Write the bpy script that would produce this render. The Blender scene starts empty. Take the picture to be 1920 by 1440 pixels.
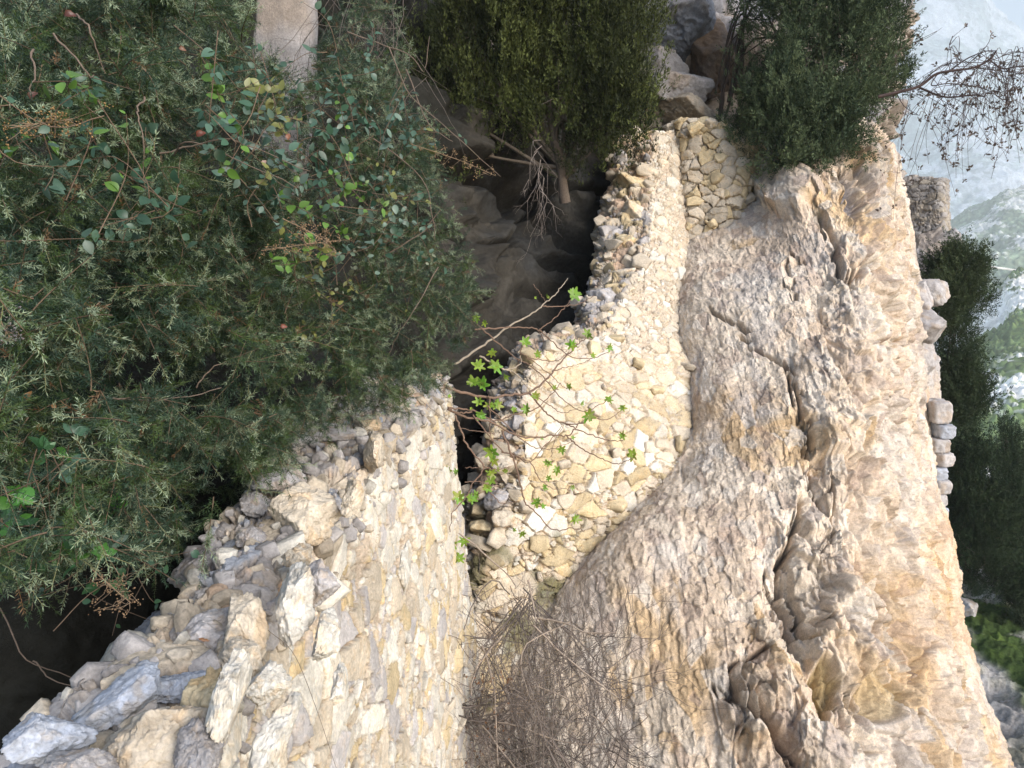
import bpy, math
import numpy as np

# ------------------------------------------------------------------ camera, world, sun
S = bpy.context.scene
C = S.collection
F = 1333.0                                    # focal length in photo pixels (1920 wide)
TH = math.radians(80.0)
cd = bpy.data.cameras.new('camera'); cam = bpy.data.objects.new('camera', cd); C.objects.link(cam)
cam.rotation_euler = (TH, 0, 0); cd.lens = F/1920*36; cd.sensor_width = 36
cd.clip_start = 0.05; cd.clip_end = 20000
S.camera = cam
FW = np.array([0, math.sin(TH), -math.cos(TH)]); UP = np.array([0, math.cos(TH), math.sin(TH)])

SUN = np.array([0.56, -0.68, 0.50]); SUN /= np.linalg.norm(SUN)
world = bpy.data.worlds.new('World'); S.world = world; world.use_nodes = True
nt = world.node_tree; nt.nodes.clear()
sky = nt.nodes.new('ShaderNodeTexSky'); sky.sky_type = 'NISHITA'; sky.sun_disc = False
sky.sun_elevation = math.asin(SUN[2]); sky.sun_rotation = math.atan2(SUN[0], SUN[1])
sky.air_density = 1.0; sky.dust_density = 2.5; sky.altitude = 800
bg = nt.nodes.new('ShaderNodeBackground'); bg.inputs[1].default_value = 0.15
wo = nt.nodes.new('ShaderNodeOutputWorld')
nt.links.new(sky.outputs[0], bg.inputs[0]); nt.links.new(bg.outputs[0], wo.inputs[0])
ld = bpy.data.lights.new('sun', 'SUN'); ld.energy = 1.8; ld.angle = math.radians(34); ld.color = (1.0, 0.955, 0.90)
sun = bpy.data.objects.new('sun', ld); C.objects.link(sun)
sun.rotation_euler = (math.pi/2-math.asin(SUN[2]), 0, math.atan2(SUN[0], -SUN[1]))
S.view_settings.view_transform = 'Standard'; S.view_settings.look = 'None'
S.view_settings.exposure = 0.92; S.view_settings.gamma = 1
S.render.engine = 'CYCLES'; S.cycles.max_bounces = 6; S.cycles.transparent_max_bounces = 4
S.cycles.volume_bounces = 2

# ------------------------------------------------------------------ helpers
rng = np.random.default_rng(11)
def P(px, py, d):
    """a point of the place, given the direction in which it stands and its depth in metres"""
    px, py, d = (np.asarray(a, float) for a in (px, py, d))
    x = (px-960)/F*d; y = -(py-720)/F*d
    o = np.multiply.outer(d, FW)+np.multiply.outer(y, UP); o[..., 0] += x
    return o
def proj(p):
    d = p@FW; return 960+F*p[..., 0]/d, 720-F*(p@UP)/d, d
def nrm(v): return v/np.maximum(np.linalg.norm(v, axis=-1, keepdims=True), 1e-9)
def h3(i, j, k, seed):
    n = (i.astype(np.int64)*73856093) ^ (j.astype(np.int64)*19349663) ^ (k.astype(np.int64)*83492791) ^ (seed*2654435761)
    n = (n & 0xffffffff).astype(np.uint64)
    n = ((n ^ (n >> np.uint64(16)))*np.uint64(0x45d9f3b)) & np.uint64(0xffffffff)
    n = ((n ^ (n >> np.uint64(16)))*np.uint64(0x45d9f3b)) & np.uint64(0xffffffff)
    return (n ^ (n >> np.uint64(16)))
def r1(h, k):                                # further random numbers from a hash
    n = (h+np.uint64(k*0x9E3779B1)) & np.uint64(0xffffffff)
    n = ((n ^ (n >> np.uint64(15)))*np.uint64(0x2c1b3c6d)) & np.uint64(0xffffffff)
    n = ((n ^ (n >> np.uint64(12)))*np.uint64(0x297a2d39)) & np.uint64(0xffffffff)
    return ((n ^ (n >> np.uint64(15))).astype(np.float64))/4294967295.0
GR = nrm(np.random.default_rng(3).normal(size=(64, 3)))
def gn(p, seed=0):
    i = np.floor(p); f = p-i; i = i.astype(np.int64); u = f*f*f*(f*(f*6-15)+10); out = 0
    for dx in (0, 1):
        for dy in (0, 1):
            for dz in (0, 1):
                g = GR[(h3(i[..., 0]+dx, i[..., 1]+dy, i[..., 2]+dz, seed) & np.uint64(63)).astype(int)]
                w = (u[..., 0] if dx else 1-u[..., 0])*(u[..., 1] if dy else 1-u[..., 1])*(u[..., 2] if dz else 1-u[..., 2])
                out = out+w*((f[..., 0]-dx)*g[..., 0]+(f[..., 1]-dy)*g[..., 1]+(f[..., 2]-dz)*g[..., 2])
    return out*1.6
def fbm(p, f=1.0, o=5, seed=0, g=0.5, ridge=False):
    s = 0; a = 1; t = 0
    for k in range(o):
        n = gn(p*f+17.3*k, seed+k)
        if ridge: n = 1-2*np.abs(n)
        s = s+a*n; t += a; a *= g; f *= 2.03
    return s/t
def worley(p, seed=0, jit=0.85):
    i = np.floor(p).astype(np.int64); sh = p.shape[:-1]
    F1 = np.full(sh, 9.0); F2 = np.full(sh, 9.0); ID = np.zeros(sh, np.uint64); V = np.zeros(p.shape)
    for dx in (-1, 0, 1):
        for dy in (-1, 0, 1):
            for dz in (-1, 0, 1):
                c = i+np.array([dx, dy, dz]); h = h3(c[..., 0], c[..., 1], c[..., 2], seed)
                q = c+0.5+jit*(np.stack([r1(h, 1), r1(h, 2), r1(h, 3)], -1)-0.5)
                v = p-q; d = np.sqrt((v*v).sum(-1))
                m = d < F1
                F2 = np.where(m, F1, np.minimum(F2, d)); F1 = np.where(m, d, F1)
                ID = np.where(m, h, ID); V = np.where(m[..., None], v, V)
    return F1, F2, ID, V
def facets(p, seed, tilt=1.0):
    """angular blocks: every cell is a plane of its own tilt"""
    F1, F2, ID, V = worley(p, seed)
    t = np.stack([r1(ID, 5), r1(ID, 6), r1(ID, 7)], -1)-0.5
    return (V*t).sum(-1)*2*tilt+(r1(ID, 8)-0.5), F1, F2, ID
BN = nrm(np.random.default_rng(8).normal(size=(64, 4, 3)))
def blocks(p, seed, a=1.1, tilt=.6):
    """fractured blocks: the upper hull of flat-sided lumps, creased but never rounded"""
    i = np.floor(p).astype(np.int64); H = np.full(p.shape[:-1], -9.); H2 = H.copy(); ID = np.zeros(H.shape, np.uint64)
    for dx in (-1, 0, 1):
        for dy in (-1, 0, 1):
            for dz in (-1, 0, 1):
                c = i+np.array([dx, dy, dz]); h = h3(c[..., 0], c[..., 1], c[..., 2], seed)
                v = p-(c+0.5+.8*(np.stack([r1(h, 1), r1(h, 2), r1(h, 3)], -1)-0.5))
                n4 = BN[(h & np.uint64(63)).astype(int)]
                m = np.abs(np.einsum('...k,...jk->...j', v, n4)).max(-1)
                t = v[..., 0]*(r1(h, 5)-.5)+v[..., 1]*(r1(h, 6)-.5)+v[..., 2]*(r1(h, 7)-.5)
                val = .7*r1(h, 8)+2*tilt*t-a*m; b = val > H
                H2 = np.where(b, H, np.maximum(H2, val)); H = np.where(b, val, H); ID = np.where(b, h, ID)
    return H+.1, H-H2, ID
def blur(a, n):
    for _ in range(n):
        a = np.pad(a, 1, mode='edge'); a = (a[:-2]+2*a[1:-1]+a[2:])/4; a = (a[:, :-2]+2*a[:, 1:-1]+a[:, 2:])/4
    return a
def blur3(g, n): return np.stack([blur(g[..., k], n) for k in range(3)], -1)
def sm(x, a, b):
    t = np.clip((x-a)/(b-a), 0, 1); return t*t*(3-2*t)
def mix(a, b, t): return a+(b-a)*np.asarray(t)[..., None]
def cr(pts, n):
    """Catmull-Rom through the first axis of pts, n samples"""
    pts = np.asarray(pts, float); m = len(pts)
    t = np.linspace(0, m-1, n); i = np.clip(t.astype(int), 0, m-2); f = (t-i).reshape((-1,)+(1,)*(pts.ndim-1))
    g = lambda k: pts[np.clip(k, 0, m-1)]
    p0, p1, p2, p3 = g(i-1), g(i), g(i+1), g(i+2)
    p0 = np.where((i-1 < 0).reshape(f.shape), 2*p1-p2, p0); p3 = np.where((i+2 > m-1).reshape(f.shape), 2*p2-p1, p3)
    return 0.5*(2*p1+(p2-p0)*f+(2*p0-5*p1+4*p2-p3)*f*f+(3*p1-p0-3*p2+p3)*f**3)
def surf(rows, nu, nv):
    w = cr(rows, nv); return np.swapaxes(cr(np.swapaxes(w, 0, 1), nu), 0, 1)
def pxrows(rows): a = np.array(rows, float); return P(a[..., 0], a[..., 1], a[..., 2])
def gnormal(g):
    n = np.cross(np.gradient(g, axis=1), np.gradient(g, axis=0)); n = nrm(n)
    s = np.sign((n*g).sum(-1).mean()); return -n*s          # towards the viewer's side

def mesh(name, v, f, mat, col=None, parent=None, smooth=False):
    v = np.ascontiguousarray(v, np.float32).reshape(-1, 3); f = np.asarray(f, np.int32); k = f.shape[1]
    me = bpy.data.meshes.new(name); me.vertices.add(len(v)); me.vertices.foreach_set('co', v.ravel())
    me.loops.add(f.size); me.loops.foreach_set('vertex_index', f.ravel())
    me.polygons.add(len(f)); me.polygons.foreach_set('loop_start', np.arange(len(f), dtype=np.int32)*k)
    me.polygons.foreach_set('loop_total', np.full(len(f), k, np.int32))
    if smooth: me.polygons.foreach_set('use_smooth', np.ones(len(f), bool))
    if col is not None:
        a = me.color_attributes.new('col', 'FLOAT_COLOR', 'POINT')
        c = np.ones((len(v), 4), np.float32); c[:, :3] = np.asarray(col).reshape(-1, 3); a.data.foreach_set('color', c.ravel())
    me.update(calc_edges=True); me.materials.append(mat)
    o = bpy.data.objects.new(name, me); C.objects.link(o)
    if parent is not None: o.parent = parent; o.matrix_parent_inverse = parent.matrix_basis.inverted()
    return o
def gridf(nv, nu):
    a = np.arange(nv*nu).reshape(nv, nu)
    return np.stack([a[:-1, :-1], a[1:, :-1], a[1:, 1:], a[:-1, 1:]], -1).reshape(-1, 4)
def gmesh(name, g, mat, col=None, parent=None, smooth=False):
    return mesh(name, g, gridf(g.shape[0], g.shape[1]), mat, col, parent, smooth)
def tag(o, label=None, cat=None, group=None, kind=None):
    for k, x in (('label', label), ('category', cat), ('group', group), ('kind', kind)):
        if x: o[k] = x
    return o
def empty(name, loc, label, cat, group=None):
    o = bpy.data.objects.new(name, None); C.objects.link(o); o.location = [float(x) for x in loc]
    o.empty_display_size = 0.1
    bpy.context.view_layer.update()
    return tag(o, label, cat, group)

class Bag:                                    # collects tubes and leaves into one mesh
    def __init__(s): s.v = []; s.f = []; s.c = []; s.n = 0
    def add(s, v, f, c):
        v = np.asarray(v, float).reshape(-1, 3); f = np.asarray(f)
        if f.shape[1] == 3: f = np.concatenate([f, f[:, 2:]], 1)
        s.v.append(v); s.f.append(f+s.n); s.c.append(np.broadcast_to(np.asarray(c, float), v.shape)); s.n += len(v)
    def tube(s, pts, r0, r1_=None, c=(.1, .08, .06), k=5, wob=0):
        pts = np.asarray(pts, float)
        if wob: pts = pts+wob*np.cumsum(rng.normal(size=pts.shape), 0)/math.sqrt(len(pts))
        r1_ = r0 if r1_ is None else r1_; n = len(pts)
        t = nrm(np.gradient(pts, axis=0)); a = nrm(np.cross(t, [0.31, 0.22, 0.92])); b = np.cross(t, a)
        r = np.linspace(r0, r1_, n)[:, None, None]; ang = np.arange(k)*2*math.pi/k
        ring = pts[:, None]+r*(np.cos(ang)[None, :, None]*a[:, None]+np.sin(ang)[None, :, None]*b[:, None])
        i = np.arange((n-1)*k).reshape(n-1, k); j = np.roll(i, -1, 1)
        s.add(ring, np.stack([i, j, j+k, i+k], -1).reshape(-1, 4), c)
    def inst(s, tv, tf, pos, rot, scl, c):
        """copies of a template: pos (N,3), rot (N,3,3) rows = axes, scl (N,), c (N,3) or (N,T,3)"""
        N = len(pos); T = len(tv)
        v = np.einsum('tk,nkj->ntj', tv, rot)*np.asarray(scl).reshape(-1, 1, 1)+pos[:, None]
        f = (np.asarray(tf)[None]+(np.arange(N)*T)[:, None, None]).reshape(-1, np.asarray(tf).shape[1])
        c = np.asarray(c); c = c[:, None] if c.ndim == 2 else c
        s.add(v, f, np.broadcast_to(c, v.shape).reshape(-1, 3))
    def build(s, name, mat, parent=None, smooth=False):
        f = np.concatenate(s.f); tri = f[:, 2] == f[:, 3]
        v = np.concatenate(s.v); c = np.concatenate(s.c)
        if tri.all(): return mesh(name, v, f[:, :3], mat, c, parent, smooth)
        if not tri.any(): return mesh(name, v, f, mat, c, parent, smooth)
        q = f[~tri]; f3 = np.concatenate([f[tri][:, :3], q[:, :3], q[:, [0, 2, 3]]])
        return mesh(name, v, f3, mat, c, parent, smooth)
def frames(zdir, roll=None):
    """rotation rows (x,y,z axes) with z along zdir and a random roll"""
    z = nrm(np.asarray(zdir, float)); n = len(z)
    a = nrm(np.cross(z, rng.normal(size=(n, 3)))) if roll is None else nrm(np.cross(z, roll))
    return np.stack([a, np.cross(z, a), z], 1)

# ------------------------------------------------------------------ materials
def material(name, rough=0.9, spec=0.2, bump=None, cs=None, transl=0, tint=(1, 1, 1)):
    """colour from the mesh attribute 'col' (what each stone or leaf is, plus some painted shade), varied by noise"""
    m = bpy.data.materials.new(name); m.use_nodes = True; t = m.node_tree; n = t.nodes; L = t.links
    b = n['Principled BSDF']; b.inputs['Roughness'].default_value = rough
    b.inputs['Specular IOR Level'].default_value = spec
    at = n.new('ShaderNodeAttribute'); at.attribute_name = 'col'; out = at.outputs['Color']
    tc = n.new('ShaderNodeTexCoord')
    if cs:
        for (sc, lo, hi, det) in cs:
            no = n.new('ShaderNodeTexNoise'); no.inputs['Scale'].default_value = sc; no.inputs['Detail'].default_value = det
            no.inputs['Roughness'].default_value = 0.65; L.new(tc.outputs['Object'], no.inputs['Vector'])
            mr = n.new('ShaderNodeMapRange'); mr.inputs[1].default_value = 0.3; mr.inputs[2].default_value = 0.7
            mr.inputs[3].default_value = lo; mr.inputs[4].default_value = hi; L.new(no.outputs['Fac'], mr.inputs[0])
            mx = n.new('ShaderNodeVectorMath'); mx.operation = 'SCALE'; L.new(out, mx.inputs[0]); L.new(mr.outputs[0], mx.inputs['Scale'])
            out = mx.outputs[0]
    L.new(out, b.inputs['Base Color'])
    if bump:
        nrmo = None
        for (sc, st, dist, kind) in bump:
            if kind == 'c':                       # plates and chips: each cell its own level
                nw = n.new('ShaderNodeTexNoise'); nw.inputs['Scale'].default_value = sc*.6; L.new(tc.outputs['Object'], nw.inputs['Vector'])
                vm = n.new('ShaderNodeVectorMath'); vm.operation = 'MULTIPLY_ADD'; vm.inputs[1].default_value = (.9/sc,)*3
                L.new(nw.outputs['Color'], vm.inputs[0]); L.new(tc.outputs['Object'], vm.inputs[2])
                no = n.new('ShaderNodeTexVoronoi'); no.inputs['Scale'].default_value = sc; L.new(vm.outputs[0], no.inputs['Vector']); src = no.outputs['Color']
            elif kind == 'v':
                no = n.new('ShaderNodeTexVoronoi'); no.inputs['Scale'].default_value = sc; src = no.outputs['Distance']
            else:
                no = n.new('ShaderNodeTexNoise'); no.inputs['Scale'].default_value = sc; no.inputs['Detail'].default_value = 8
                no.inputs['Roughness'].default_value = 0.7; src = no.outputs['Fac']
            if kind != 'c': L.new(tc.outputs['Object'], no.inputs['Vector'])
            bp = n.new('ShaderNodeBump'); bp.inputs['Strength'].default_value = st; bp.inputs['Distance'].default_value = dist
            L.new(src, bp.inputs['Height'])
            if nrmo: L.new(nrmo, bp.inputs['Normal'])
            nrmo = bp.outputs[0]
        L.new(nrmo, b.inputs['Normal'])
    if transl:
        tr = n.new('ShaderNodeBsdfTranslucent'); L.new(out, tr.inputs[0]); ms = n.new('ShaderNodeMixShader')
        ms.inputs[0].default_value = transl; L.new(b.outputs[0], ms.inputs[1]); L.new(tr.outputs[0], ms.inputs[2])
        L.new(ms.outputs[0], n['Material Output'].inputs[0])
    return m
M_wall = material('rubble', 0.92, 0.15, [(30, .5, .012, 'c'), (60, .7, .02, 'n'), (140, .6, .008, 'n')], [(6, .8, 1.15, 4), (70, .78, 1.18, 3)])
M_rock = material('rock', 0.9, 0.2, [(9, .3, .04, 'c'), (26, .6, .02, 'c'), (70, .5, .008, 'c'), (28, .6, .03, 'n'), (90, .6, .012, 'n')], [(2.2, .85, 1.12, 6), (25, .78, 1.2, 5), (90, .8, 1.2, 3)])
M_dark = material('shade_rock', 0.95, 0.1, [(5, .6, .08, 'n')], [(1.5, .7, 1.25, 6), (14, .75, 1.2, 4)])
M_stone = material('stone', 0.9, 0.2, [(22, .5, .014, 'c'), (40, .55, .018, 'n'), (120, .6, .008, 'n')], [(9, .72, 1.16, 6), (80, .76, 1.18, 4)])
M_needle = material('needle', 0.5, 0.35, transl=0.25)
M_leaf = material('leaf', 0.38, 0.45, transl=0.3)
M_scale = material('juniper_foliage', 0.7, 0.2, transl=0.15)
M_bark = material('bark', 0.9, 0.15, [(60, .5, .01, 'n')], [(30, .75, 1.2, 4)])
M_far = material('far_slope', 1.0, 0.0, None, [(0.03, .65, 1.3, 10), (0.16, .6, 1.35, 8)])
M_turf = material('turf', 1.0, 0.05, [(3, .6, .15, 'n')], [(1.2, .7, 1.3, 6), (14, .7, 1.3, 3)])

# palette (base colours)
CREAM = np.array([.60, .52, .41]); MORT = np.array([.55, .45, .345]); WHITE = np.array([.68, .64, .56])
YEL = np.array([.54, .44, .28]); GREY = np.array([.34, .32, .31]); BLUE = np.array([.30, .32, .36]); PINK = np.array([.50, .37, .27])
OCH = np.array([.46, .31, .15]); DK = np.array([.16, .145, .13])

# ------------------------------------------------------------------ the walls
def masonry(g, cell, amp, seed, stone=0.75, flat=(1, 1, 1.5), mortar=0.35, cols=None, warp=0.10, n=None, nz=1.0):
    """angular rubble set nearly flush: three sizes of stone, narrow joints, mortar smeared over in patches"""
    n = gnormal(g) if n is None else n
    fl = np.array(flat); w = g+cell*warp*np.stack([gn(g*1.5/cell, 31), gn(g*1.5/cell, 32), gn(g*1.5/cell, 33)], -1)
    fine = fbm(g, 3.5/cell, 5, seed+3, g=.6); vf = fbm(g, 16/cell, 4, seed+13, g=.6); jag = fbm(g, 5/cell, 3, seed+31)
    cover = fbm(g, .45/cell, 3, seed+21)+.35*jag                      # where mortar hides the stones
    pal = np.array(cols or [CREAM, WHITE, YEL, CREAM, GREY])
    base = mix(MORT, MORT*[1.1, 1.15, 1.2], sm(fbm(g, 1.3, 4, seed+7), -.2, .3))
    P1, P2, PID, PV = worley(w*fl*6.5/cell, seed+40); pm = sm(P2-P1, .06, .25)*(r1(PID, 3) > .35)
    h = .10*fine*2+.10*vf+(.05+.22*r1(PID, 4)+(PV*.25).sum(-1))*pm
    c = mix(base, base*(.75+.6*r1(PID, 6))[..., None], pm*.8)
    for s_, sd, pr, g0 in ((3.4, 51, .70, .06), (1.85, 61, .72*stone+.15, .045), (1.0, 71, stone, .028)):
        F1, F2, ID, V = worley(w*fl*s_/cell, seed+sd, .95)
        e = F2-F1+.075*jag*s_**.5; on = (r1(ID, 11) < pr)
        on2 = sm((-cover-mortar*.35+.42+.5*(r1(ID, 14)-.4)), -.08, .08)*on
        m = sm(e, g0, g0*1.9)*on2; jt = (1-sm(e, g0*.5, g0*1.6))*on2
        t = (np.stack([r1(ID, 5), r1(ID, 6), r1(ID, 7)], -1)-.5)
        cf, _, _, _ = facets(w*fl*s_*1.9/cell+9, seed+sd+5, .8)
        hs = (.30+.45*r1(ID, 8))/s_**.5+(V*t).sum(-1)*.75/s_**.5+.14*cf/s_**.5+.10*fine*nz+.06*vf+.12*sm(e, g0, .4)
        h = (h-(.42/s_**.4)*jt)*(1-m)+hs*m
        ca = pal[(r1(ID, 15)*len(pal)).astype(int) % len(pal)]*(.84+.3*r1(ID, 16))[..., None]
        ca = mix(ca, ca*[1.02, .9, .74], sm(fine+.4*(r1(ID, 17)-.5), .05, .35)*.5)
        c = mix(mix(c, c*[.55, .48, .40], jt*.6), ca, m)
    c = c*(1+.14*fine+.12*vf)[..., None]
    return g+n*(h*amp*nz**.3)[..., None], c, h

def rock(name, size, seed, mat, col, loc, rot=(0, 0, 0), sub=48, sharp=9, parent=None, amp=.09):
    """an angular stone: cut by random planes, then roughened"""
    r = np.random.default_rng(seed)
    th = np.linspace(0, math.pi, sub)[:, None]; ph = np.linspace(0, 2*math.pi, sub*2)[None]
    d = np.stack([np.sin(th)*np.cos(ph), np.sin(th)*np.sin(ph), np.cos(th)*np.ones_like(ph)], -1)
    pn = nrm(r.normal(size=(sharp+6, 3))); pd = r.uniform(.62, 1.0, sharp+6)
    q = np.einsum('abk,nk->abn', d, pn); rad = np.where(q > .05, pd/np.maximum(q, .05), 9).min(-1); rad = np.minimum(rad, 1.25)
    if sharp == 20: rad = np.minimum(.8/np.abs(d).max(-1), 1.22)      # squared block
    v = d*rad[..., None]
    v0 = v; v = v*np.array(size)/max(size)*1.3
    ds = amp*fbm(v+seed*3.1, 2.4, 5, seed)+amp*.5*fbm(v+seed, 5, 3, seed+2, ridge=True)
    ds = ds+amp*.55*facets(v*3.2+seed, seed+5, 1.2)[0]+amp*.25*fbm(v+seed, 14, 3, seed+7)
    v = v0*(1+ds)[..., None]*np.array(size)
    v[:, -1] = v[:, 0]
    cx, cy, cz = (math.radians(a) for a in rot)
    from mathutils import Euler
    R = np.array(Euler((cx, cy, cz)).to_matrix()); v = v@R.T
    c = mix(np.array(col)*.85, np.array(col)*[1.1, 1.12, 1.15], sm(fbm(v*1.0+seed, 3/max(size), 5, seed+4), -.3, .3))
    st = sm(fbm(v+seed*2, 1.4/max(size), 4, seed+6), .05, .3); c = mix(c, c*[1.05, .88, .68], st*.6)
    o = gmesh(name, v, mat, c, smooth=False)
    o.location = [float(x) for x in loc]
    if parent is not None:
        o.parent = parent; o.matrix_parent_inverse = parent.matrix_basis.inverted()
    return o

def hull_template(seed, flat=.55):
    """an angular stone: convex hull of a few points, edges roughened"""
    import bmesh
    r = np.random.default_rng(seed); bm = bmesh.new()
    k = r.integers(4, 7); a = (np.arange(k)+r.uniform(-.28, .28, k))*2*math.pi/k+r.uniform(0, 6.28); rd = r.uniform(.72, 1.12, k)
    ring = np.stack([np.cos(a)*rd, np.sin(a)*rd], -1); rt = ring*r.uniform(.74, .98, (k, 1))+r.normal(size=2)*.04; tl = r.normal(size=2)*.10
    pts = np.concatenate([np.c_[ring, r.uniform(-.35, .0, k)], np.c_[ring*.8, np.full(k, -.6)], np.c_[rt, .20+rt@tl]])
    for p in pts: bm.verts.new(p)
    bmesh.ops.convex_hull(bm, input=bm.verts); bmesh.ops.triangulate(bm, faces=bm.faces)
    bmesh.ops.delete(bm, geom=[v for v in bm.verts if not v.link_faces], context='VERTS')
    bmesh.ops.subdivide_edges(bm, edges=bm.edges, cuts=3, use_grid_fill=True); bmesh.ops.triangulate(bm, faces=bm.faces)
    bm.verts.index_update(); v = np.array([tuple(a.co) for a in bm.verts]); f = np.array([[a.index for a in q.verts] for q in bm.faces]); bm.free()
    d = .05*fbm(v+seed, 2.2, 4, seed)+.045*fbm(v+seed, 6, 2, seed+1)
    v = v*(1+d)[:, None]; t = r.normal(size=2)*.07; cutz = .20+v[:, 0]*t[0]+v[:, 1]*t[1]+.05*fbm(v+seed, 3, 3, seed+2)
    v[:, 2] = np.where(v[:, 2] > cutz, cutz+.12*(v[:, 2]-cutz), v[:, 2]); return v, f
HT = [hull_template(900+k) for k in range(16)]
def stones_on(name, g, n, mask, tries, smin, smax, parent, cols, aspect=1.5, thick=.55, sink=.35, tight=1.0, rnd=.25, seed=1, mat=None, power=2.):
    """real stones bedded in the sheet g: positions by dart throwing, large ones first"""
    r = np.random.default_rng(seed); m = mask > r.uniform(size=mask.shape)*.999
    area = np.linalg.norm(np.cross(np.gradient(g, axis=1), np.gradient(g, axis=0)), axis=-1)*m
    cdf = np.cumsum(area.ravel()); ix = np.searchsorted(cdf, r.uniform(size=tries)*cdf[-1])
    p = g.reshape(-1, 3)[ix]; nn_ = n.reshape(-1, 3)[ix]; s = smin+(smax-smin)*r.uniform(size=tries)**power; s = -np.sort(-s)
    kp = np.zeros((0, 3)); ks = np.zeros(0); sel = []
    anis = np.array([1/aspect, 1/aspect, 1.])
    for i in range(tries):
        if len(sel) and (np.linalg.norm((kp-p[i])*anis, axis=1) < tight*(ks+s[i])*.92).any(): continue
        sel.append(i); kp = np.concatenate([kp, p[i:i+1]]); ks = np.append(ks, s[i])
    sel = np.array(sel); p = p[sel]; nn_ = nn_[sel]; s = s[sel]; N = len(s)
    z = nrm(nn_+r.normal(size=(N, 3))*rnd); hx = np.cross(np.array([0, 0, 1.]), z)+1e-4*r.normal(size=(N, 3)); x = nrm(hx); a = r.normal(size=N)*rnd*1.2
    y = np.cross(z, x); x2 = x*np.cos(a)[:, None]+y*np.sin(a)[:, None]; y2 = np.cross(z, x2)
    R = np.stack([x2*aspect*r.uniform(.75, 1.15, (N, 1)), y2*r.uniform(.8, 1.1, (N, 1)), z*thick/.55*r.uniform(.7, 1.3, (N, 1))], 1)
    pal = np.array(cols); c = pal[r.integers(0, len(pal), N)]*r.uniform(.82, 1.15, (N, 1)); bag = Bag(); w = r.integers(0, len(HT), N)
    for k in range(len(HT)):
        q = w == k
        if not q.any(): continue
        v, f = HT[k]; pos = p[q]+z[q]*(s[q]*(.25-sink))[:, None]
        bed_tone = 1-.28*sm(-v[:, 2], -.25, .25); bag.inst(v, f, pos, R[q], s[q], c[q][:, None]*bed_tone[None, :, None]*(1+.10*r.normal(size=(q.sum(), len(v), 1))*.5))  # each stone gets darker towards its bedded side
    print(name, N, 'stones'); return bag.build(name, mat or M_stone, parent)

# --- near wall: runs ahead of the viewer on the left, top broken and uneven
A = math.radians(3.9); WD = np.array([math.sin(A), math.cos(A), 0]); WN = np.array([math.cos(A), -math.sin(A), 0]); Z = np.array([0, 0, 1.])
NU, NV = 900, 800
s_ = 0.55*np.power(6.05/0.55, np.linspace(0, 1, NU))
prof = np.array([(-1.9, -2.6), (-1.75, -1.9), (-1.63, -1.25), (-1.5, -1.06), (-1.25, -1.05), (-1.03, -1.04), (-.93, -1.12), (-.90, -1.35), (-.85, -1.9), (-.79, -2.6), (-.72, -3.3), (-.66, -4.2)])
pk = cr(prof, 3000); arc = np.concatenate([[0], np.cumsum(np.linalg.norm(np.diff(pk, axis=0), axis=1)*np.interp(np.linspace(0, 1, 2999), [0, .3, .5, .75, 1], [.5, 2.2, 2.4, 1.3, .5]))])
vi = np.interp(np.linspace(0, arc[-1], NV), arc, np.arange(3000)); pv = np.stack([np.interp(vi, np.arange(3000), pk[:, k]) for k in (0, 1)], -1)
lat = np.broadcast_to(pv[:, None, 0], (NV, NU)).copy(); zz = np.broadcast_to(pv[:, None, 1], (NV, NU)).copy()
topw = np.clip((zz+2.2)/1.0, 0, 1)
ss = np.broadcast_to(s_[None], (NV, NU))
zz = zz+topw*np.interp(ss, [.5, 1.1, 1.8, 2.6, 3.6, 4.6, 6.2], [-.03, -.04, .0, -.01, .03, .06, .02])
lat = lat+np.interp(ss, [.5, 1.2, 2, 2.8, 4, 6.2], [.10, .06, .0, .0, -.01, 0])
back = np.clip((-1.1-lat)/.5, 0, 1)
lat = lat+back*np.interp(ss, [.5, 1.2, 1.4, 1.7, 2, 2.5, 3.4, 6.2], [.1, .25, .36, .45, .42, .27, .08, -.05])
zz = zz-back*np.interp(ss, [.5, 1.2, 2, 6.2], [.02, .06, .05, -.03])
endc = sm(ss, 5.75, 6.05); lat = lat-endc*.55*(lat > -1.3)*np.clip(lat+1.5, 0, 1)
gw = lat[..., None]*WN+ss[..., None]*WD+zz[..., None]*Z
low = fbm(gw, 2.2, 3, 77)
nn = gnormal(gw)
gw = gw+nn*(topw*.05*low+.02*low)[..., None]
topmask = np.clip(nn[..., 2], 0, 1)
gw2, cw, hw = masonry(gw, .20, .034, 5, stone=.70, flat=(1, 1, 1.25), mortar=.35, cols=[WHITE, CREAM, WHITE*1.05, CREAM*1.03, WHITE, GREY*1.5, YEL*1.15], n=nn)
gt2, ct, ht = masonry(gw, .24, .075, 25, stone=.75, flat=(1.2, .9, 1.5), mortar=1.0, cols=[GREY*1.2, BLUE*1.2, CREAM*.8, GREY, PINK*.9], n=nn, nz=1.6)
tm = sm(topmask+.25*fbm(gw, 5, 3, 4), .25, .6)
gw2 = mix(gw2, gt2, tm); cw = mix(cw, ct, tm)
near_wall = empty('rubble_wall', WD*3+WN*-1.0+Z*-4.2, 'pale rubble wall with broken top running away along the left foreground', 'wall')
gmesh('mortar', gw2, M_wall, cw, near_wall)
n2 = gnormal(blur3(gw2, 3)); vis = (lat > -1.2)
stones_on('face_stones', gw2, n2, (n2[..., 0] > .45)*vis*np.where(ss > 4.6, .5, 1)*(zz > -3.4), 260, .02, .085, near_wall, [WHITE, CREAM, WHITE*1.05, WHITE], 1.3, .5, .14, 1.6, .10, 3, power=1.5)
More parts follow.
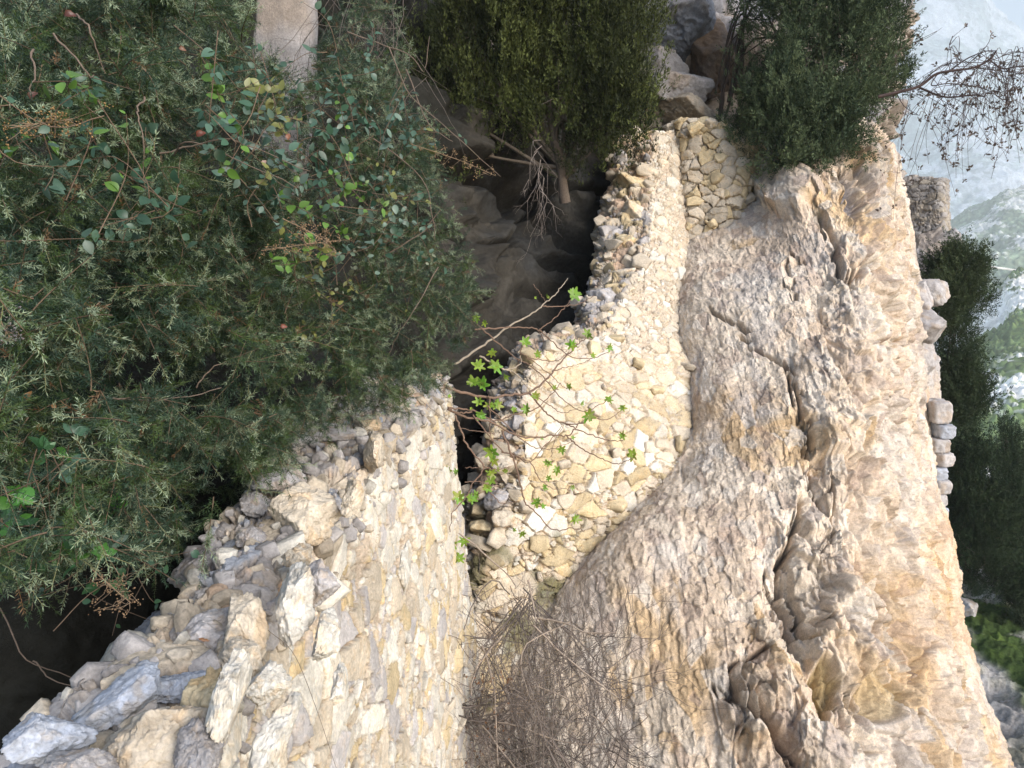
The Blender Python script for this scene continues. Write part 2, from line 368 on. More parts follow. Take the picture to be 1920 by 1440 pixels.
stones_on('top_rubble', gw2, n2, (n2[..., 2] > .35)*(lat < -.86)*(zz > -1.3), 6000, .010, .06, near_wall, [GREY*1.3, CREAM*.85, GREY*1.2, CREAM*.9, WHITE*.85, GREY*1.35], 1.15, .6, .1, .8, .6, 4, power=1.8)
def wallpt(s, l, z): return WD*s+WN*l+Z*z
def cap(px, py, d, wx, wy, wz, rot, col, seed, sharp=9):
    return rock('capstone', (wx*.88, wy*.88, wz*.88), seed, M_stone, col, P(px, py, d), rot, 84, sharp, near_wall, .14)
caps = [ # px, py, depth, half sizes, rotation, colour
 (75, 1385, 1.42, .085, .07, .045, (0, 10, 30), BLUE*1.5), (150, 1440, 1.33, .07, .06, .04, (5, 0, 60), GREY*1.25),
 (290, 1395, 1.45, .125, .10, .075, (10, -12, 20), CREAM*.85), (245, 1300, 1.62, .10, .07, .045, (0, -20, 25), BLUE*1.45),
 (395, 1335, 1.55, .055, .10, .11, (0, 8, 15), YEL*1.15), (428, 1320, 1.5, .028, .12, .135, (0, 12, 8), WHITE*1.0),
 (375, 1420, 1.38, .05, .07, .05, (20, 0, 10), GREY*1.0), (340, 1290, 1.72, .07, .07, .04, (0, 0, 0), BLUE*1.3),
 (380, 1190, 1.98, .13, .12, .06, (8, -22, 30), GREY*1.35), (455, 1180, 1.95, .06, .13, .10, (0, -5, 10), CREAM*.95),
 (455, 1235, 1.8, .05, .08, .07, (0, 10, 50), CREAM*.9), (545, 1150, 2.0, .055, .14, .12, (5, 12, 12), WHITE),
 (500, 1285, 1.72, .05, .05, .045, (0, 20, 0), WHITE*1.0), (590, 1095, 2.2, .07, .12, .07, (15, 10, 20), GREY*1.25),
 (610, 1200, 1.95, .04, .09, .07, (0, 10, 0), WHITE*.98), (520, 1385, 1.5, .035, .10, .09, (0, 10, 0), WHITE*.95),
 (380, 1072, 2.55, .10, .10, .11, (0, 0, 20), GREY*.75), (300, 1205, 2.35, .13, .16, .05, (0, -28, 30), BLUE*.6),
 (565, 955, 2.72, .165, .17, .085, (24, 16, 18), CREAM*1.02), (470, 1010, 2.6, .07, .07, .05, (0, 0, 0), GREY*1.1),
 (520, 900, 3.1, .12, .09, .05, (0, 0, 40), GREY*1.2), (600, 815, 3.9, .17, .14, .05, (0, 0, 10), GREY*1.15),
 (665, 935, 2.75, .05, .10, .08, (0, 5, 0), CREAM), (480, 945, 2.9, .07, .06, .05, (0, 10, 10), GREY*1.1),
 (420, 1140, 2.2, .06, .05, .035, (0, 0, 60), GREY*1.1), (700, 850, 3.5, .06, .13, .09, (0, 5, 10), CREAM),
 (690, 800, 4.1, .10, .12, .06, (0, 0, 0), CREAM*.9), (560, 1040, 2.35, .05, .06, .04, (0, 0, 0), CREAM*.8),
 (640, 1290, 1.75, .02, .06, .05, (0, 0, 0), WHITE), (760, 1060, 2.9, .02, .10, .13, (0, 0, 0), WHITE)]
for i, a in enumerate(caps): cap(*a, 100+i, 7+i % 4)

# --- middle wall: steps steeply up the gully, its broken end and top seen from the left
Lf = [(1232, 250, 13.1), (1222, 330, 12.7), (1218, 420, 12.1), (1205, 500, 11.4), (1165, 570, 10.5), (1120, 635, 9.6), (1015, 668, 8.7), (990, 740, 8.4), (985, 850, 8.1), (970, 930, 8.0), (955, 1000, 7.9), (925, 1070, 7.8), (895, 1140, 7.7), (870, 1220, 7.6), (850, 1330, 7.4)]
Rt = [(1290, 236, 13.6), (1290, 330, 13.3), (1292, 430, 12.9), (1290, 500, 12.2), (1296, 570, 11.6), (1300, 640, 11.0), (1305, 690, 10.5), (1310, 760, 10.1), (1318, 870, 9.5), (1270, 950, 9.2), (1200, 1030, 8.9), (1120, 1110, 8.6), (1060, 1180, 8.4), (1000, 1260, 8.2), (960, 1360, 8.0)]
Bk = [(1162, 258, 13.5), (1155, 340, 13.1), (1132, 430, 12.5), (1128, 520, 11.8), (1100, 572, 10.9), (1095, 618, 10.0), (1000, 650, 9.2), (958, 705, 8.9), (935, 790, 8.6), (918, 860, 8.5), (892, 950, 8.4), (880, 1030, 8.3), (872, 1100, 8.2), (850, 1180, 8.1), (835, 1290, 8.0)]
In = [(x-6, y+8, d+1.2) for x, y, d in Bk]
rows = []
for a, b, c_, e in zip(Bk, Lf, Rt, In):
    a, b, c_, e = map(np.array, (a, b, c_, e))
    m = b*.5+c_*.5-[0, 0, .15]
    rows.append([e, a, a*.5+b*.5-[0, 0, .03], b, b*.93+c_*.07, b*.6+c_*.4-[0, 0, .12], b*.3+c_*.7-[0, 0, .1], c_])
gm = pxrows(rows); gm = surf(gm, 560, 960)
topc = P(np.array([1165, 1200, 1240, 1290]), np.array([262, 250, 244, 232]), np.array([14, 13.8, 13.6, 14]))
nn = gnormal(gm); px, py, dd = proj(gm)
uu = np.linspace(0, 7, 560)[None]*np.ones((960, 1)); vv = np.linspace(0, 13, 960)[:, None]*np.ones((1, 560))
end = 1-sm(uu, 2.6, 3.2)
gm = gm+nn*(.06*fbm(gm, 1.2, 3, 9)+end*.16*fbm(gm, 2.6, 3, 8, ridge=False))[..., None]
up = 1-sm(vv, 4.5, 7.5)                       # the upper part is finer and more plastered
g1, c1, _ = masonry(gm, .29, .08, 41, stone=.80, flat=(1, 1, 1.5), mortar=.12, cols=[CREAM, YEL*1.15, CREAM*1.05, WHITE*.95, YEL], n=nn)
g2, c2, _ = masonry(gm, .26, .06, 51, stone=.55, flat=(1, 1, 1.5), mortar=.55, cols=[CREAM, WHITE*.95, CREAM*1.05], n=nn)
g3, c3, _ = masonry(gm, .26, .13, 61, stone=.9, flat=(1, 1, 1.9), mortar=.8, cols=[CREAM*.9, GREY*1.15, YEL*.9, PINK], n=nn, nz=1.5)
k = np.clip(up+.5*fbm(gm, .9, 3, 12), 0, 1); g1 = mix(g1, g2, k); c1 = mix(c1, c2, k)
g1 = mix(g1, g3, end); c1 = mix(c1, c3, end)
moss = sm(fbm(gm, 2.0, 3, 14)+end*.3+sm(py, 900, 1150)*.3, .42, .7)*sm(py, 900, 1000); c1 = mix(c1, np.array([.13, .13, .06]), moss*.8)
mid_wall = empty('ruined_wall', P(1150, 1000, 9), 'cream rubble wall with stepped broken edge climbing the gully beside the cliff', 'wall')
gmesh('mortar', g1, M_wall, c1, mid_wall)
n3 = gnormal(blur3(g1, 3)); mk = sm(uu, 3.0, 3.3)*(1-sm(uu, 6.6, 6.9))*(py < 1180)
stones_on('face_stones', g1, n3, mk*sm(py+60*fbm(gm, .9, 3, 12), 600, 700), 120, .06, .15, mid_wall, [CREAM, YEL*1.12, CREAM*1.05, YEL*1.2, CREAM*.95], 1.35, .5, .15, 1.5, .07, 5, power=1.2)

stones_on('end_rubble', g1, n3, (1-sm(uu, 2.7, 3.1))*sm(uu, .8, 1.1)*(py < 1200), 3500, .04, .15, mid_wall, [CREAM*.9, CREAM, YEL*.95, CREAM*.8, GREY*1.2], 1.3, .6, .2, .85, .3, 8, power=1.3)
# coping lumps on the broken edge
for i, (x, y, d, s) in enumerate([(1190, 262, 13.3, .3), (1165, 300, 13.2, .22), (1180, 345, 12.9, .3), (1150, 375, 12.9, .2), (1185, 400, 12.4, .28), (1150, 440, 12.3, .25), (1180, 455, 12.0, .22), (1145, 500, 11.9, .2),
                                  (1170, 515, 11.5, .22), (1135, 560, 10.9, .28), (1120, 575, 10.8, .25), (1130, 600, 10.2, .15), (1085, 628, 9.6, .11), (1020, 655, 9.0, .15), (1000, 690, 8.8, .16), (975, 720, 8.6, .17), (960, 775, 8.5, .12),
                                  (965, 760, 8.4, .13), (940, 800, 8.4, .15), (915, 860, 8.2, .17), (950, 870, 8.1, .16), (930, 935, 8.0, .15), (905, 985, 8.0, .14), (945, 970, 7.9, .15), (1255, 238, 13.4, .15), (1297, 238, 13.3, .17)]):
    rock('coping_stone', (s, s*.9, s*.6), 300+i, M_stone, [CREAM, GREY*1.3, YEL*1.1, CREAM*.9][i % 4], P(x, y, d), (i*17 % 40-20, i*23 % 30-15, i*49 % 360), 36, 8, mid_wall)
# return wall facing us, bigger yellow stones
rows = pxrows([[(1262, 252, 14.2), (1285, 250, 13.5), (1330, 250, 13.3), (1370, 262, 13.2), (1400, 278, 13.4), (1425, 296, 14.2)],
               [(1262, 235, 13.7), (1283, 232, 13.2), (1330, 232, 13.0), (1368, 242, 12.9), (1408, 262, 13.1), (1428, 280, 13.9)],
               [(1265, 290, 13.6), (1285, 290, 13.1), (1330, 290, 12.9), (1366, 292, 12.8), (1405, 300, 13.0), (1422, 305, 13.7)],
               [(1268, 350, 13.5), (1288, 350, 13.0), (1330, 350, 12.8), (1366, 350, 12.7), (1400, 350, 12.9), (1420, 350, 13.6)],
               [(1268, 440, 13.4), (1290, 440, 12.9), (1330, 430, 12.8), (1362, 420, 12.7), (1390, 410, 12.9), (1420, 400, 13.6)],
               [(1268, 520, 13.4), (1290, 500, 13.1), (1330, 480, 13.1), (1362, 460, 13.0), (1390, 440, 13.2), (1420, 430, 13.9)]])
gr = surf(rows, 300, 360); g, c, _ = masonry(gr, .27, .125, 71, stone=.95, flat=(1, 1, 1.25), mortar=-.4, cols=[YEL*1.2, CREAM, YEL*1.1, CREAM*1.05, CREAM*.9])
gmesh('return_mortar', g, M_wall, c, mid_wall)
n3 = gnormal(blur3(g, 3)); px, py, _ = proj(g); stones_on('return_stones', g, n3, (px > 1262)*(px < 1424)*(py > 226)*(py < 455)*1., 90, .08, .15, mid_wall, [YEL*1.2, CREAM, YEL*1.12, CREAM*1.05], 1.2, .55, .08, 1.3, .08, 9, power=1.2)
for i, (x, y, s) in enumerate([(1302, 240, .15), (1330, 236, .14), (1350, 240, .12), (1368, 252, .16), (1392, 262, .15), (1415, 275, .12), (1362, 395, .14), (1310, 410, .15), (1292, 425, .14)]):
    rock('coping_stone', (s, s*.9, s*.85), 400+i, M_stone, [YEL*1.2, CREAM, YEL*1.1][i % 3], P(x, y, 12.9), (i*31 % 40, i*13 % 30, i*77 % 360), 36, 8, mid_wall)

# ------------------------------------------------------------------ the cliff
cl = [
 [(1130, 330, 17), (1200, 320, 16), (1300, 310, 15.5), (1420, 290, 15), (1500, 220, 14.5), (1590, 225, 14.5), (1645, 262, 15), (1672, 300, 19)],
 [(1160, 440, 15), (1230, 440, 14), (1300, 420, 13.3), (1420, 375, 12.8), (1510, 310, 12.2), (1600, 285, 12.4), (1668, 300, 13.5), (1692, 350, 17)],
 [(1170, 560, 13.3), (1240, 545, 12.3), (1300, 530, 11.5), (1420, 520, 10.9), (1520, 500, 10.6), (1630, 470, 10.8), (1690, 470, 12.5), (1720, 530, 17)],
 [(1180, 700, 12), (1250, 690, 11), (1310, 680, 10.2), (1420, 680, 9.6), (1530, 670, 9.4), (1640, 650, 9.6), (1705, 640, 12), (1755, 680, 17)],
 [(1150, 880, 10.8), (1240, 865, 9.9), (1310, 850, 9.1), (1420, 840, 8.6), (1530, 840, 8.4), (1640, 850, 8.7), (1712, 850, 11), (1760, 870, 15)],
 [(880, 1120, 9.6), (1020, 1100, 8.7), (1180, 1010, 8.1), (1350, 1010, 7.6), (1500, 1010, 7.5), (1640, 1020, 7.7), (1752, 1030, 9.5), (1790, 1040, 13)],
 [(820, 1270, 8.8), (950, 1240, 8.0), (1110, 1200, 7.4), (1300, 1200, 6.9), (1480, 1200, 6.8), (1640, 1210, 7), (1782, 1210, 8.5), (1820, 1210, 12)],
 [(700, 1460, 8), (860, 1460, 7.4), (1050, 1460, 6.7), (1280, 1460, 6.2), (1470, 1460, 6.1), (1650, 1460, 6.2), (1862, 1460, 7.6), (1905, 1460, 11)],
 [(600, 1800, 7.5), (800, 1800, 6.9), (1000, 1800, 6.3), (1250, 1800, 5.9), (1470, 1800, 5.8), (1700, 1800, 5.9), (1980, 1800, 7.2), (2100, 1800, 10)]]
gc = surf(pxrows(cl), 820, 1050)
nc = gnormal(gc)
AX = nrm(P(1560, 1200, 7)-P(1330, 500, 11)); BX = nrm(np.cross(AX, nc[400, 300])); CX = np.cross(AX, BX)
def strat(p, fa, fb, fc=None): return np.stack([p@AX*fa, p@BX*fb, p@CX*(fc or fb)], -1)
w0 = gc+.14*np.stack([fbm(gc, .5, 3, 91), fbm(gc, .5, 3, 92), fbm(gc, .5, 3, 93)], -1)
fa, eA, id1 = blocks(strat(w0, .36, .65), 95)
w1 = gc+.045*np.stack([fbm(gc, 1.5, 3, 81), fbm(gc, 1.5, 3, 82), fbm(gc, 1.5, 3, 83)], -1)
fb, fbe, id2 = blocks(strat(w1, 1.1, 1.9), 96)
fc, c1_, c2_, id3 = facets(strat(w1, 4.0, 6.5), 97, 1.0); fce = c2_-c1_
fd, _, _, _ = facets(strat(w1, 11, 15), 99, 1.0)
fg, fge, idg = blocks(strat(w1, 1.0, 1.7), 94, 1.3, .8); fh, fhe, idh = blocks(strat(w1, 2.6, 3.6), 93, 1.2)
rid = fbm(strat(w1, .5, 1.6), 1, 5, 98, ridge=True)
px, py, dd = proj(gc)
strong = sm(px+.12*py, 1450, 1780)*.75+.30+.5*sm(py, 950, 1250)*sm(px, 1300, 1450)
fi, _, idi = blocks(strat(w1, 7.5, 10), 92)
fa, fb, fc, fg, fh, fi = (q-q.mean() for q in (fa, fb, fc, fg, fh, fi))
fg, fa, fh = (np.where(q > .22, .22+.3*(q-.22), q) for q in (fg, fa, fh))
rt = sm(strong, .34, .95); f2 = facets(strat(w1, 1.9, 2.8), 91, 1.0)[0]
h = .22*fa*strong+.10*fb*strong+(.014+.036*rt)*fc+(.24*fg+.17*fh)*rt+(.009+.033*rt)*fi+(.012+.014*rt)*fd+(.010+.055*rt)*blur(f2, 1)
h = h-.03*np.exp(-(fge/.03)**2)*(r1(idg, 40) > .35)*sm(strong, .42, .9)+.02*rid+.02*fbm(strat(w1, 2.5, 12), 1, 4, 86)+.025*fbm(strat(w1, 1.2, 6), 1, 5, 87, ridge=True)*strong+.20*fbm(gc, .35, 3, 88)+.018*fbm(gc, 7, 5, 89)
h = h-.05*np.exp(-(fbe/.03)**2)*(r1(id2, 40) > .6)*sm(strong, .4, .9)-.02*np.exp(-(fce/.05)**2)*(r1(id3, 41) > .5)*sm(strong, .6, 1)
def seg(px, py, pts):
    """distance (photo pixels) to a polyline and its side"""
    best = np.full(px.shape, 1e9); side = np.zeros(px.shape)
    for (ax, ay), (bx, by) in zip(pts[:-1], pts[1:]):
        dx, dy = bx-ax, by-ay; t = np.clip(((px-ax)*dx+(py-ay)*dy)/(dx*dx+dy*dy), 0, 1)
        ex, ey = px-ax-t*dx, py-ay-t*dy; d = np.hypot(ex, ey); m = d < best
        best = np.where(m, d, best); side = np.where(m, np.sign(dx*ey-dy*ex), side)
    return best, side
wx = px+26*fa+16*fb+10*fbm(gc, 1.2, 4, 101)+14*(r1(id2, 51)-.5)*2+8*(r1(id3, 52)-.5)*2; wy = py+20*fb+14*fbm(gc, 1.2, 4, 102)
cracks = [ # polyline, width px, depth m, step m on its right side
 ([(1500, 930), (1482, 1010), (1455, 1060), (1484, 1140), (1490, 1220), (1520, 1290), (1540, 1350), (1620, 1400)], 7, .30, .22),
 ([(1560, 890), (1570, 1000)], 4, .12, .05), ([(1410, 640), (1490, 690), (1510, 800), (1530, 930)], 4, .16, .12),
 ([(1350, 600), (1410, 630)], 4, .1, .05), ([(1565, 480), (1580, 520), (1640, 480), (1660, 560), (1690, 640)], 5, .22, -.1),
 ([(1600, 430), (1625, 470), (1640, 520)], 5, .2, .1), ([(1530, 400), (1560, 450), (1570, 500)], 5, .2, -.1),
 ([(1580, 320), (1570, 370), (1590, 400)], 6, .2, .1), ([(1365, 1290), (1410, 1350), (1470, 1440)], 8, .2, .2),
 ([(1490, 480), (1480, 560)], 4, .1, .05), ([(1600, 1130), (1620, 1190), (1660, 1240)], 6, .15, .1),
 ([(1715, 1330), (1735, 1250), (1745, 1230)], 6, .18, -.1), ([(1640, 640), (1650, 660), (1700, 640)], 4, .12, .06),
 ([(1660, 720), (1690, 780), (1680, 830)], 5, .15, .06), ([(1440, 1210), (1390, 1230), (1365, 1260), (1380, 1290)], 5, .12, .06)]
ck = np.zeros(px.shape)
for pts, wd, dp, st in cracks:
    d, sd = seg(wx, wy, pts); h = h-dp*np.exp(-(d/wd)**2); ck = np.maximum(ck, np.exp(-(d/(wd*1.2))**2))
    h = h-.55*st*np.clip(1-d/26., 0, 1)*(sd < 0)
def blob(cx, cy, rx, ry, sharp=.25): return 1-sm(np.hypot((wx-cx)/rx, (wy-cy)/ry), 1-sharp, 1)
rec = blob(1555, 1310, 32, 75)+blob(1650, 1290, 48, 70)*.7; h = h-.22*rec
h = h-.3*blob(1605, 360, 35, 60)
h = h+.2*blob(1580, 1190, 70, 110, .3)+.28*blob(1480, 360, 60, 50, .4)+.15*blob(1420, 1330, 60, 90, .5)
h = h+.12*blob(1690, 570, 50, 90, .6)+.1*blob(1680, 720, 40, 70, .6)
edge = sm(np.linspace(0, 7, 820)[None]*np.ones((1050, 1)), 5.4, 7); h = h*(1-edge*.6)
gc2 = gc+nc*h[..., None]
n1 = fbm(strat(gc, .7, 1.1), 1, 5, 111); n2 = fbm(strat(gc, .8, 1.6), 1, 5, 112); n3 = fbm(gc, .7, 4, 113)
col = mix(np.array([.57, .455, .345]), np.array([.64, .545, .435]), sm(n1, -.2, .3))
col = mix(col, np.array([.48, .435, .395]), sm(n2+.25*(r1(id2, 21)-.5)+.25*(r1(idg, 21)-.5), .02, .2)*.6)
col = mix(col, np.array([.50, .34, .17]), sm(n3+.3*(r1(id2, 22)-.5), .10, .34)*.7)
fdn = fbm(gc, 9, 3, 117)
stk = fbm(strat(w1, 3.5, 9), 1, 5, 118)
col = col*(1+.22*fdn+.16*(r1(id3, 25)-.5)+.28*stk)[..., None]
col = col*(1+.20*(r1(idi, 25)-.5))[..., None]
col = mix(col, np.array([.66, .60, .52]), (r1(id3, 23) > .8)*.55)
col = mix(col, np.array([.36, .27, .22]), (r1(id3, 24) > .86)*.5)
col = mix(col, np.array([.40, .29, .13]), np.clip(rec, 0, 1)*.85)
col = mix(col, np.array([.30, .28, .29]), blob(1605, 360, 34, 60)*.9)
col = mix(col, np.array([.34, .34, .36]), sm(px+.0*py, 1690, 1740)*(1-sm(py, 640, 820))*.8)
col = mix(col, np.array([.60, .36, .16]), sm(px, 1690, 1740)*sm(py, 880, 1000)*(1-sm(py, 1180, 1300))*.3)
col = mix(col, col*[.55, .5, .45], ck*.5)
cliff = gmesh('cliff', gc2, M_rock, col); tag(cliff, kind='structure')
# ------------------------------------------------------------------ hillside, valley, mountains
hs = [
 [(-900, -700, 6), (-300, -700, 8), (300, -700, 13), (700, -700, 16), (1050, -700, 18), (1400, -700, 19), (1750, -700, 21), (1950, -700, 30)],
 [(-900, -60, 4.5), (-300, -60, 6), (300, -60, 9), (700, -60, 13), (1050, -60, 15.5), (1400, -60, 16.5), (1620, -40, 18), (1700, -40, 28)],
 [(-900, 200, 4.2), (-300, 200, 5), (300, 200, 7), (700, 250, 11), (1000, 250, 14.6), (1350, 200, 15), (1560, 200, 16), (1640, 220, 25)],
 [(-900, 500, 4), (-300, 500, 4.4), (300, 500, 6), (700, 500, 9.5), (960, 500, 13), (1300, 480, 15.5), (1550, 480, 17), (1650, 480, 25)],
 [(-900, 800, 3.6), (-300, 800, 3.8), (300, 800, 5), (700, 800, 7.5), (940, 800, 10.5), (1250, 800, 13), (1500, 800, 15), (1600, 800, 20)],
 [(-900, 1150, 3.1), (-300, 1150, 3.3), (200, 1150, 3.8), (600, 1150, 6), (900, 1150, 9.4), (1150, 1150, 10.5), (1300, 1150, 12), (1400, 1150, 14)],
 [(-900, 1700, 2.6), (-300, 1700, 2.8), (200, 1700, 3.2), (600, 1700, 5), (850, 1700, 8), (1050, 1700, 9), (1200, 1700, 10), (1300, 1700, 12)]]
gh = surf(pxrows(hs), 800, 700); nh = gnormal(gh); px, py, dd = proj(gh)
wq = gh+.4*np.stack([fbm(gh, .4, 3, 191), fbm(gh, .4, 3, 192), fbm(gh, .4, 3, 193)], -1)
q1, a1, a2, hid = facets(wq*[.35, .35, .8], 195, 1.3); q2, _, hid2 = blocks(wq*[1.1, 1.1, 2.2], 196); q3, _, _ = blocks(wq*3, 197)
hh = .6*blur(q1, 2)*sm(dd, 5, 12)+.45*q2+.16*q3+.3*fbm(gh, .6, 4, 198)-.4*np.exp(-((a2-a1)/.05)**2)*sm(dd, 8, 12)
hh = hh+.05*fbm(gh, 3, 5, 188, ridge=True)
gh = gh+nh*hh[..., None]
c = mix(np.array([.24, .20, .165]), np.array([.36, .31, .26]), sm(fbm(gh, .5, 5, 199)+.3*(r1(hid2, 3)-.5), -.2, .3))
c = mix(c, np.array([.25, .26, .29]), sm(fbm(gh, .4, 4, 189), .0, .25)*.8)
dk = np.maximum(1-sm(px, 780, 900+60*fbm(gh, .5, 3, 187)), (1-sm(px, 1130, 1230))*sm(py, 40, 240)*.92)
c = mix(c, np.array([.02, .02, .017]), np.clip(dk, 0, 1))  # shade of the gully and behind the shrub, painted into the rock colour
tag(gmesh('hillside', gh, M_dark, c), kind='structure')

def ground(name, rows, nu, nv, f, mat, colf, oct=5, amp=1., tag_=True):
    g = surf(pxrows(rows), nu, nv); n = gnormal(g); g = g+n*(amp*fbm(g, f, oct, 501, ridge=True))[..., None]
    return tag(gmesh(name, g, mat, colf(g)), kind='structure')
# slope at the foot of the cliff (lower right)
def slopecol(g):
    px, py, d = proj(g)
    gr = sm(fbm(g, .35, 4, 511)+.55-np.abs((px-1780)*.78-(py-1040)*.62+10)/110, .0, .35)
    c = mix(np.array([.27, .255, .24]), np.array([.38, .36, .34]), sm(fbm(g, 1.2, 5, 512), -.2, .25))
    c = mix(c, np.array([.20, .19, .12]), sm(fbm(g, .6, 4, 513), .0, .3)*.6)
    return mix(c, mix(np.array([.045, .07, .022]), np.array([.075, .11, .025]), sm(fbm(g, .8, 3, 514), -.1, .3)), gr)
ground('stony_slope', [[(1500, 900, 45), (1700, 900, 42), (1850, 930, 40), (2050, 960, 40), (2400, 1000, 42)],
  [(1500, 1050, 30), (1700, 1060, 28), (1850, 1080, 27), (2050, 1100, 28), (2400, 1130, 30)],
  [(1500, 1250, 20), (1700, 1260, 19), (1850, 1270, 18.5), (2050, 1290, 19), (2400, 1320, 21)],
  [(1500, 1500, 14), (1700, 1500, 13.5), (1900, 1500, 13.5), (2100, 1500, 14), (2400, 1500, 15)],
  [(1200, 2200, 8), (1700, 2200, 8), (1900, 2200, 8), (2200, 2200, 8), (2600, 2200, 9)]], 300, 400, .9, M_turf, slopecol, 5, .45)
# valley floor: one sheet to the horizon
vg = np.stack(np.meshgrid(np.linspace(-1500, 2700, 160), np.linspace(-8, 4000, 160)), -1)
vg = np.concatenate([vg, np.full(vg.shape[:2]+(1,), -260.)], -1); vg[..., 2] += 12*fbm(vg, .004, 3, 520)
tag(gmesh('valley_floor', vg, M_far, np.broadcast_to(np.array([.16, .17, .10]), vg.shape)), kind='structure')
def woodcol(a, b, c2, f, thr, f2):
    def fn(g):
        F1, F2, ID, V = worley(g*f2, 531)
        t = sm(fbm(g, f, 5, 532)+.35*(r1(ID, 3)-.5), thr-.12, thr+.12)
        return mix(mix(np.array(a), np.array(b), sm(fbm(g, f*3, 4, 533), -.2, .3)), np.array(c2)*(.6+.8*r1(ID, 5))[..., None], t)
    return fn
def slope(name, rows, nu, nv, f, amp, colf, tree=0, tf=.1):
    g = surf(pxrows(rows), nu, nv); n = gnormal(g)
    g = g+n*(amp*fbm(g, f, 6, 541, ridge=True))[..., None]
    if tree:
        F1, F2, ID, V = worley(g*tf, 551); g[..., 2] += tree*np.clip(1-F1*1.5, 0, 1)*(r1(ID, 4) > .35)
    return tag(gmesh(name, g, M_far, colf(g)), kind='structure')
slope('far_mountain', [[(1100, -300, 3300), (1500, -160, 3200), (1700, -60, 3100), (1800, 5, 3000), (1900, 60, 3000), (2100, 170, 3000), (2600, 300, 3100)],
  [(1100, 0, 2900), (1500, 60, 2800), (1700, 100, 2700), (1800, 140, 2600), (1900, 180, 2600), (2100, 250, 2600), (2600, 350, 2800)],
  [(1100, 260, 2400), (1500, 270, 2300), (1700, 280, 2200), (1800, 290, 2100), (1900, 300, 2100), (2100, 320, 2200), (2600, 380, 2400)],
  [(1100, 700, 1800), (1500, 700, 1700), (1700, 700, 1600), (1800, 700, 1550), (1900, 700, 1550), (2100, 700, 1600), (2600, 700, 1700)]],
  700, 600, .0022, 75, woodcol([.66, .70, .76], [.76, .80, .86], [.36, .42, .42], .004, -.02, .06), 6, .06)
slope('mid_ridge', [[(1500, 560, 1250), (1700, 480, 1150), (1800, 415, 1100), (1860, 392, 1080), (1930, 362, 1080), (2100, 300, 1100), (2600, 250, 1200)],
  [(1500, 620, 1000), (1700, 540, 920), (1800, 480, 880), (1860, 465, 860), (1930, 450, 850), (2100, 430, 880), (2600, 400, 1000)],
  [(1500, 700, 850), (1700, 640, 760), (1800, 600, 700), (1860, 590, 690), (1930, 580, 680), (2100, 560, 700), (2600, 540, 850)],
  [(1500, 1000, 600), (1700, 900, 560), (1800, 900, 520), (1860, 900, 500), (1930, 900, 500), (2100, 900, 520), (2600, 900, 600)]],
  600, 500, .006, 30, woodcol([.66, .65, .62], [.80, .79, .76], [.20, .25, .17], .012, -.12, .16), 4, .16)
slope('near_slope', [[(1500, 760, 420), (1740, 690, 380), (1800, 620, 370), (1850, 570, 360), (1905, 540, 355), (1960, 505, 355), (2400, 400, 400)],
  [(1500, 800, 330), (1740, 740, 300), (1800, 690, 290), (1850, 660, 280), (1905, 640, 275), (1960, 620, 275), (2400, 560, 300)],
  [(1500, 860, 240), (1740, 820, 220), (1800, 800, 210), (1850, 790, 200), (1905, 780, 195), (1960, 770, 195), (2400, 700, 220)],
  [(1500, 1100, 120), (1740, 1000, 110), (1800, 1000, 100), (1850, 1000, 95), (1905, 1000, 95), (1960, 1000, 95), (2400, 1000, 110)]],
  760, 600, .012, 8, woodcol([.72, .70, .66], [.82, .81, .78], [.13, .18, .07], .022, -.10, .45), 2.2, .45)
# haze
hz = bpy.data.materials.new('haze'); hz.use_nodes = True; hz.node_tree.nodes.clear()
pv_ = hz.node_tree.nodes.new('ShaderNodeVolumePrincipled'); mo = hz.node_tree.nodes.new('ShaderNodeOutputMaterial')
pv_.inputs['Color'].default_value = (.90, .96, 1, 1); pv_.inputs['Density'].default_value = 0.0004; pv_.inputs['Anisotropy'].default_value = 0.0
hz.node_tree.links.new(pv_.outputs[0], mo.inputs['Volume'])
x0, x1, y0, y1, z0, z1 = -1600, 2800, -14, 4100, -320, 1900
v = np.array([(x, y, z) for x in (x0, x1) for y in (y0, y1) for z in (z0, z1)])
hb_ = mesh('haze', v, [(0, 1, 3, 2), (4, 6, 7, 5), (0, 4, 5, 1), (2, 3, 7, 6), (0, 2, 6, 4), (1, 5, 7, 3)], hz); tag(hb_, kind='stuff')

# ------------------------------------------------------------------ far ruins
rows = pxrows([[(1660, 345, 27), (1668, 338, 24), (1700, 337, 23), (1735, 338, 22.6), (1768, 341, 22.4), (1774, 345, 25)],
               [(1655, 338, 25), (1664, 333, 23.2), (1700, 334, 22.6), (1735, 335, 22.2), (1769, 338, 22), (1777, 342, 23.6)],
               [(1655, 360, 24.6), (1664, 360, 23), (1700, 362, 22.4), (1735, 364, 22), (1769, 366, 21.8), (1777, 368, 23.2)],
               [(1655, 450, 24.4), (1664, 450, 22.8), (1700, 450, 22.2), (1735, 450, 21.8), (1771, 450, 21.6), (1779, 450, 23)],
               [(1655, 560, 24.2), (1664, 560, 22.6), (1700, 560, 22), (1735, 560, 21.6), (1773, 560, 21.4), (1781, 560, 22.8)]])
gt = surf(rows, 200, 260); g, c, _ = masonry(gt, .27, .09, 171, stone=.85, flat=(1, 1, 1.7), mortar=.5, cols=[GREY*1.1, GREY*.95, CREAM*.7, GREY*1.2])
tw = empty('tower_ruin', P(1720, 450, 22.6), 'grey square ruined wall stump standing beyond the cliff against the hazy mountain', 'ruin')
gmesh('stonework', g, M_wall, mix(c*.8, np.array([.34, .32, .29]), .35), tw)
bw = empty('block_wall', P(1765, 930, 15.5), 'low wall of pale squared blocks stacked behind the right edge of the cliff', 'wall')
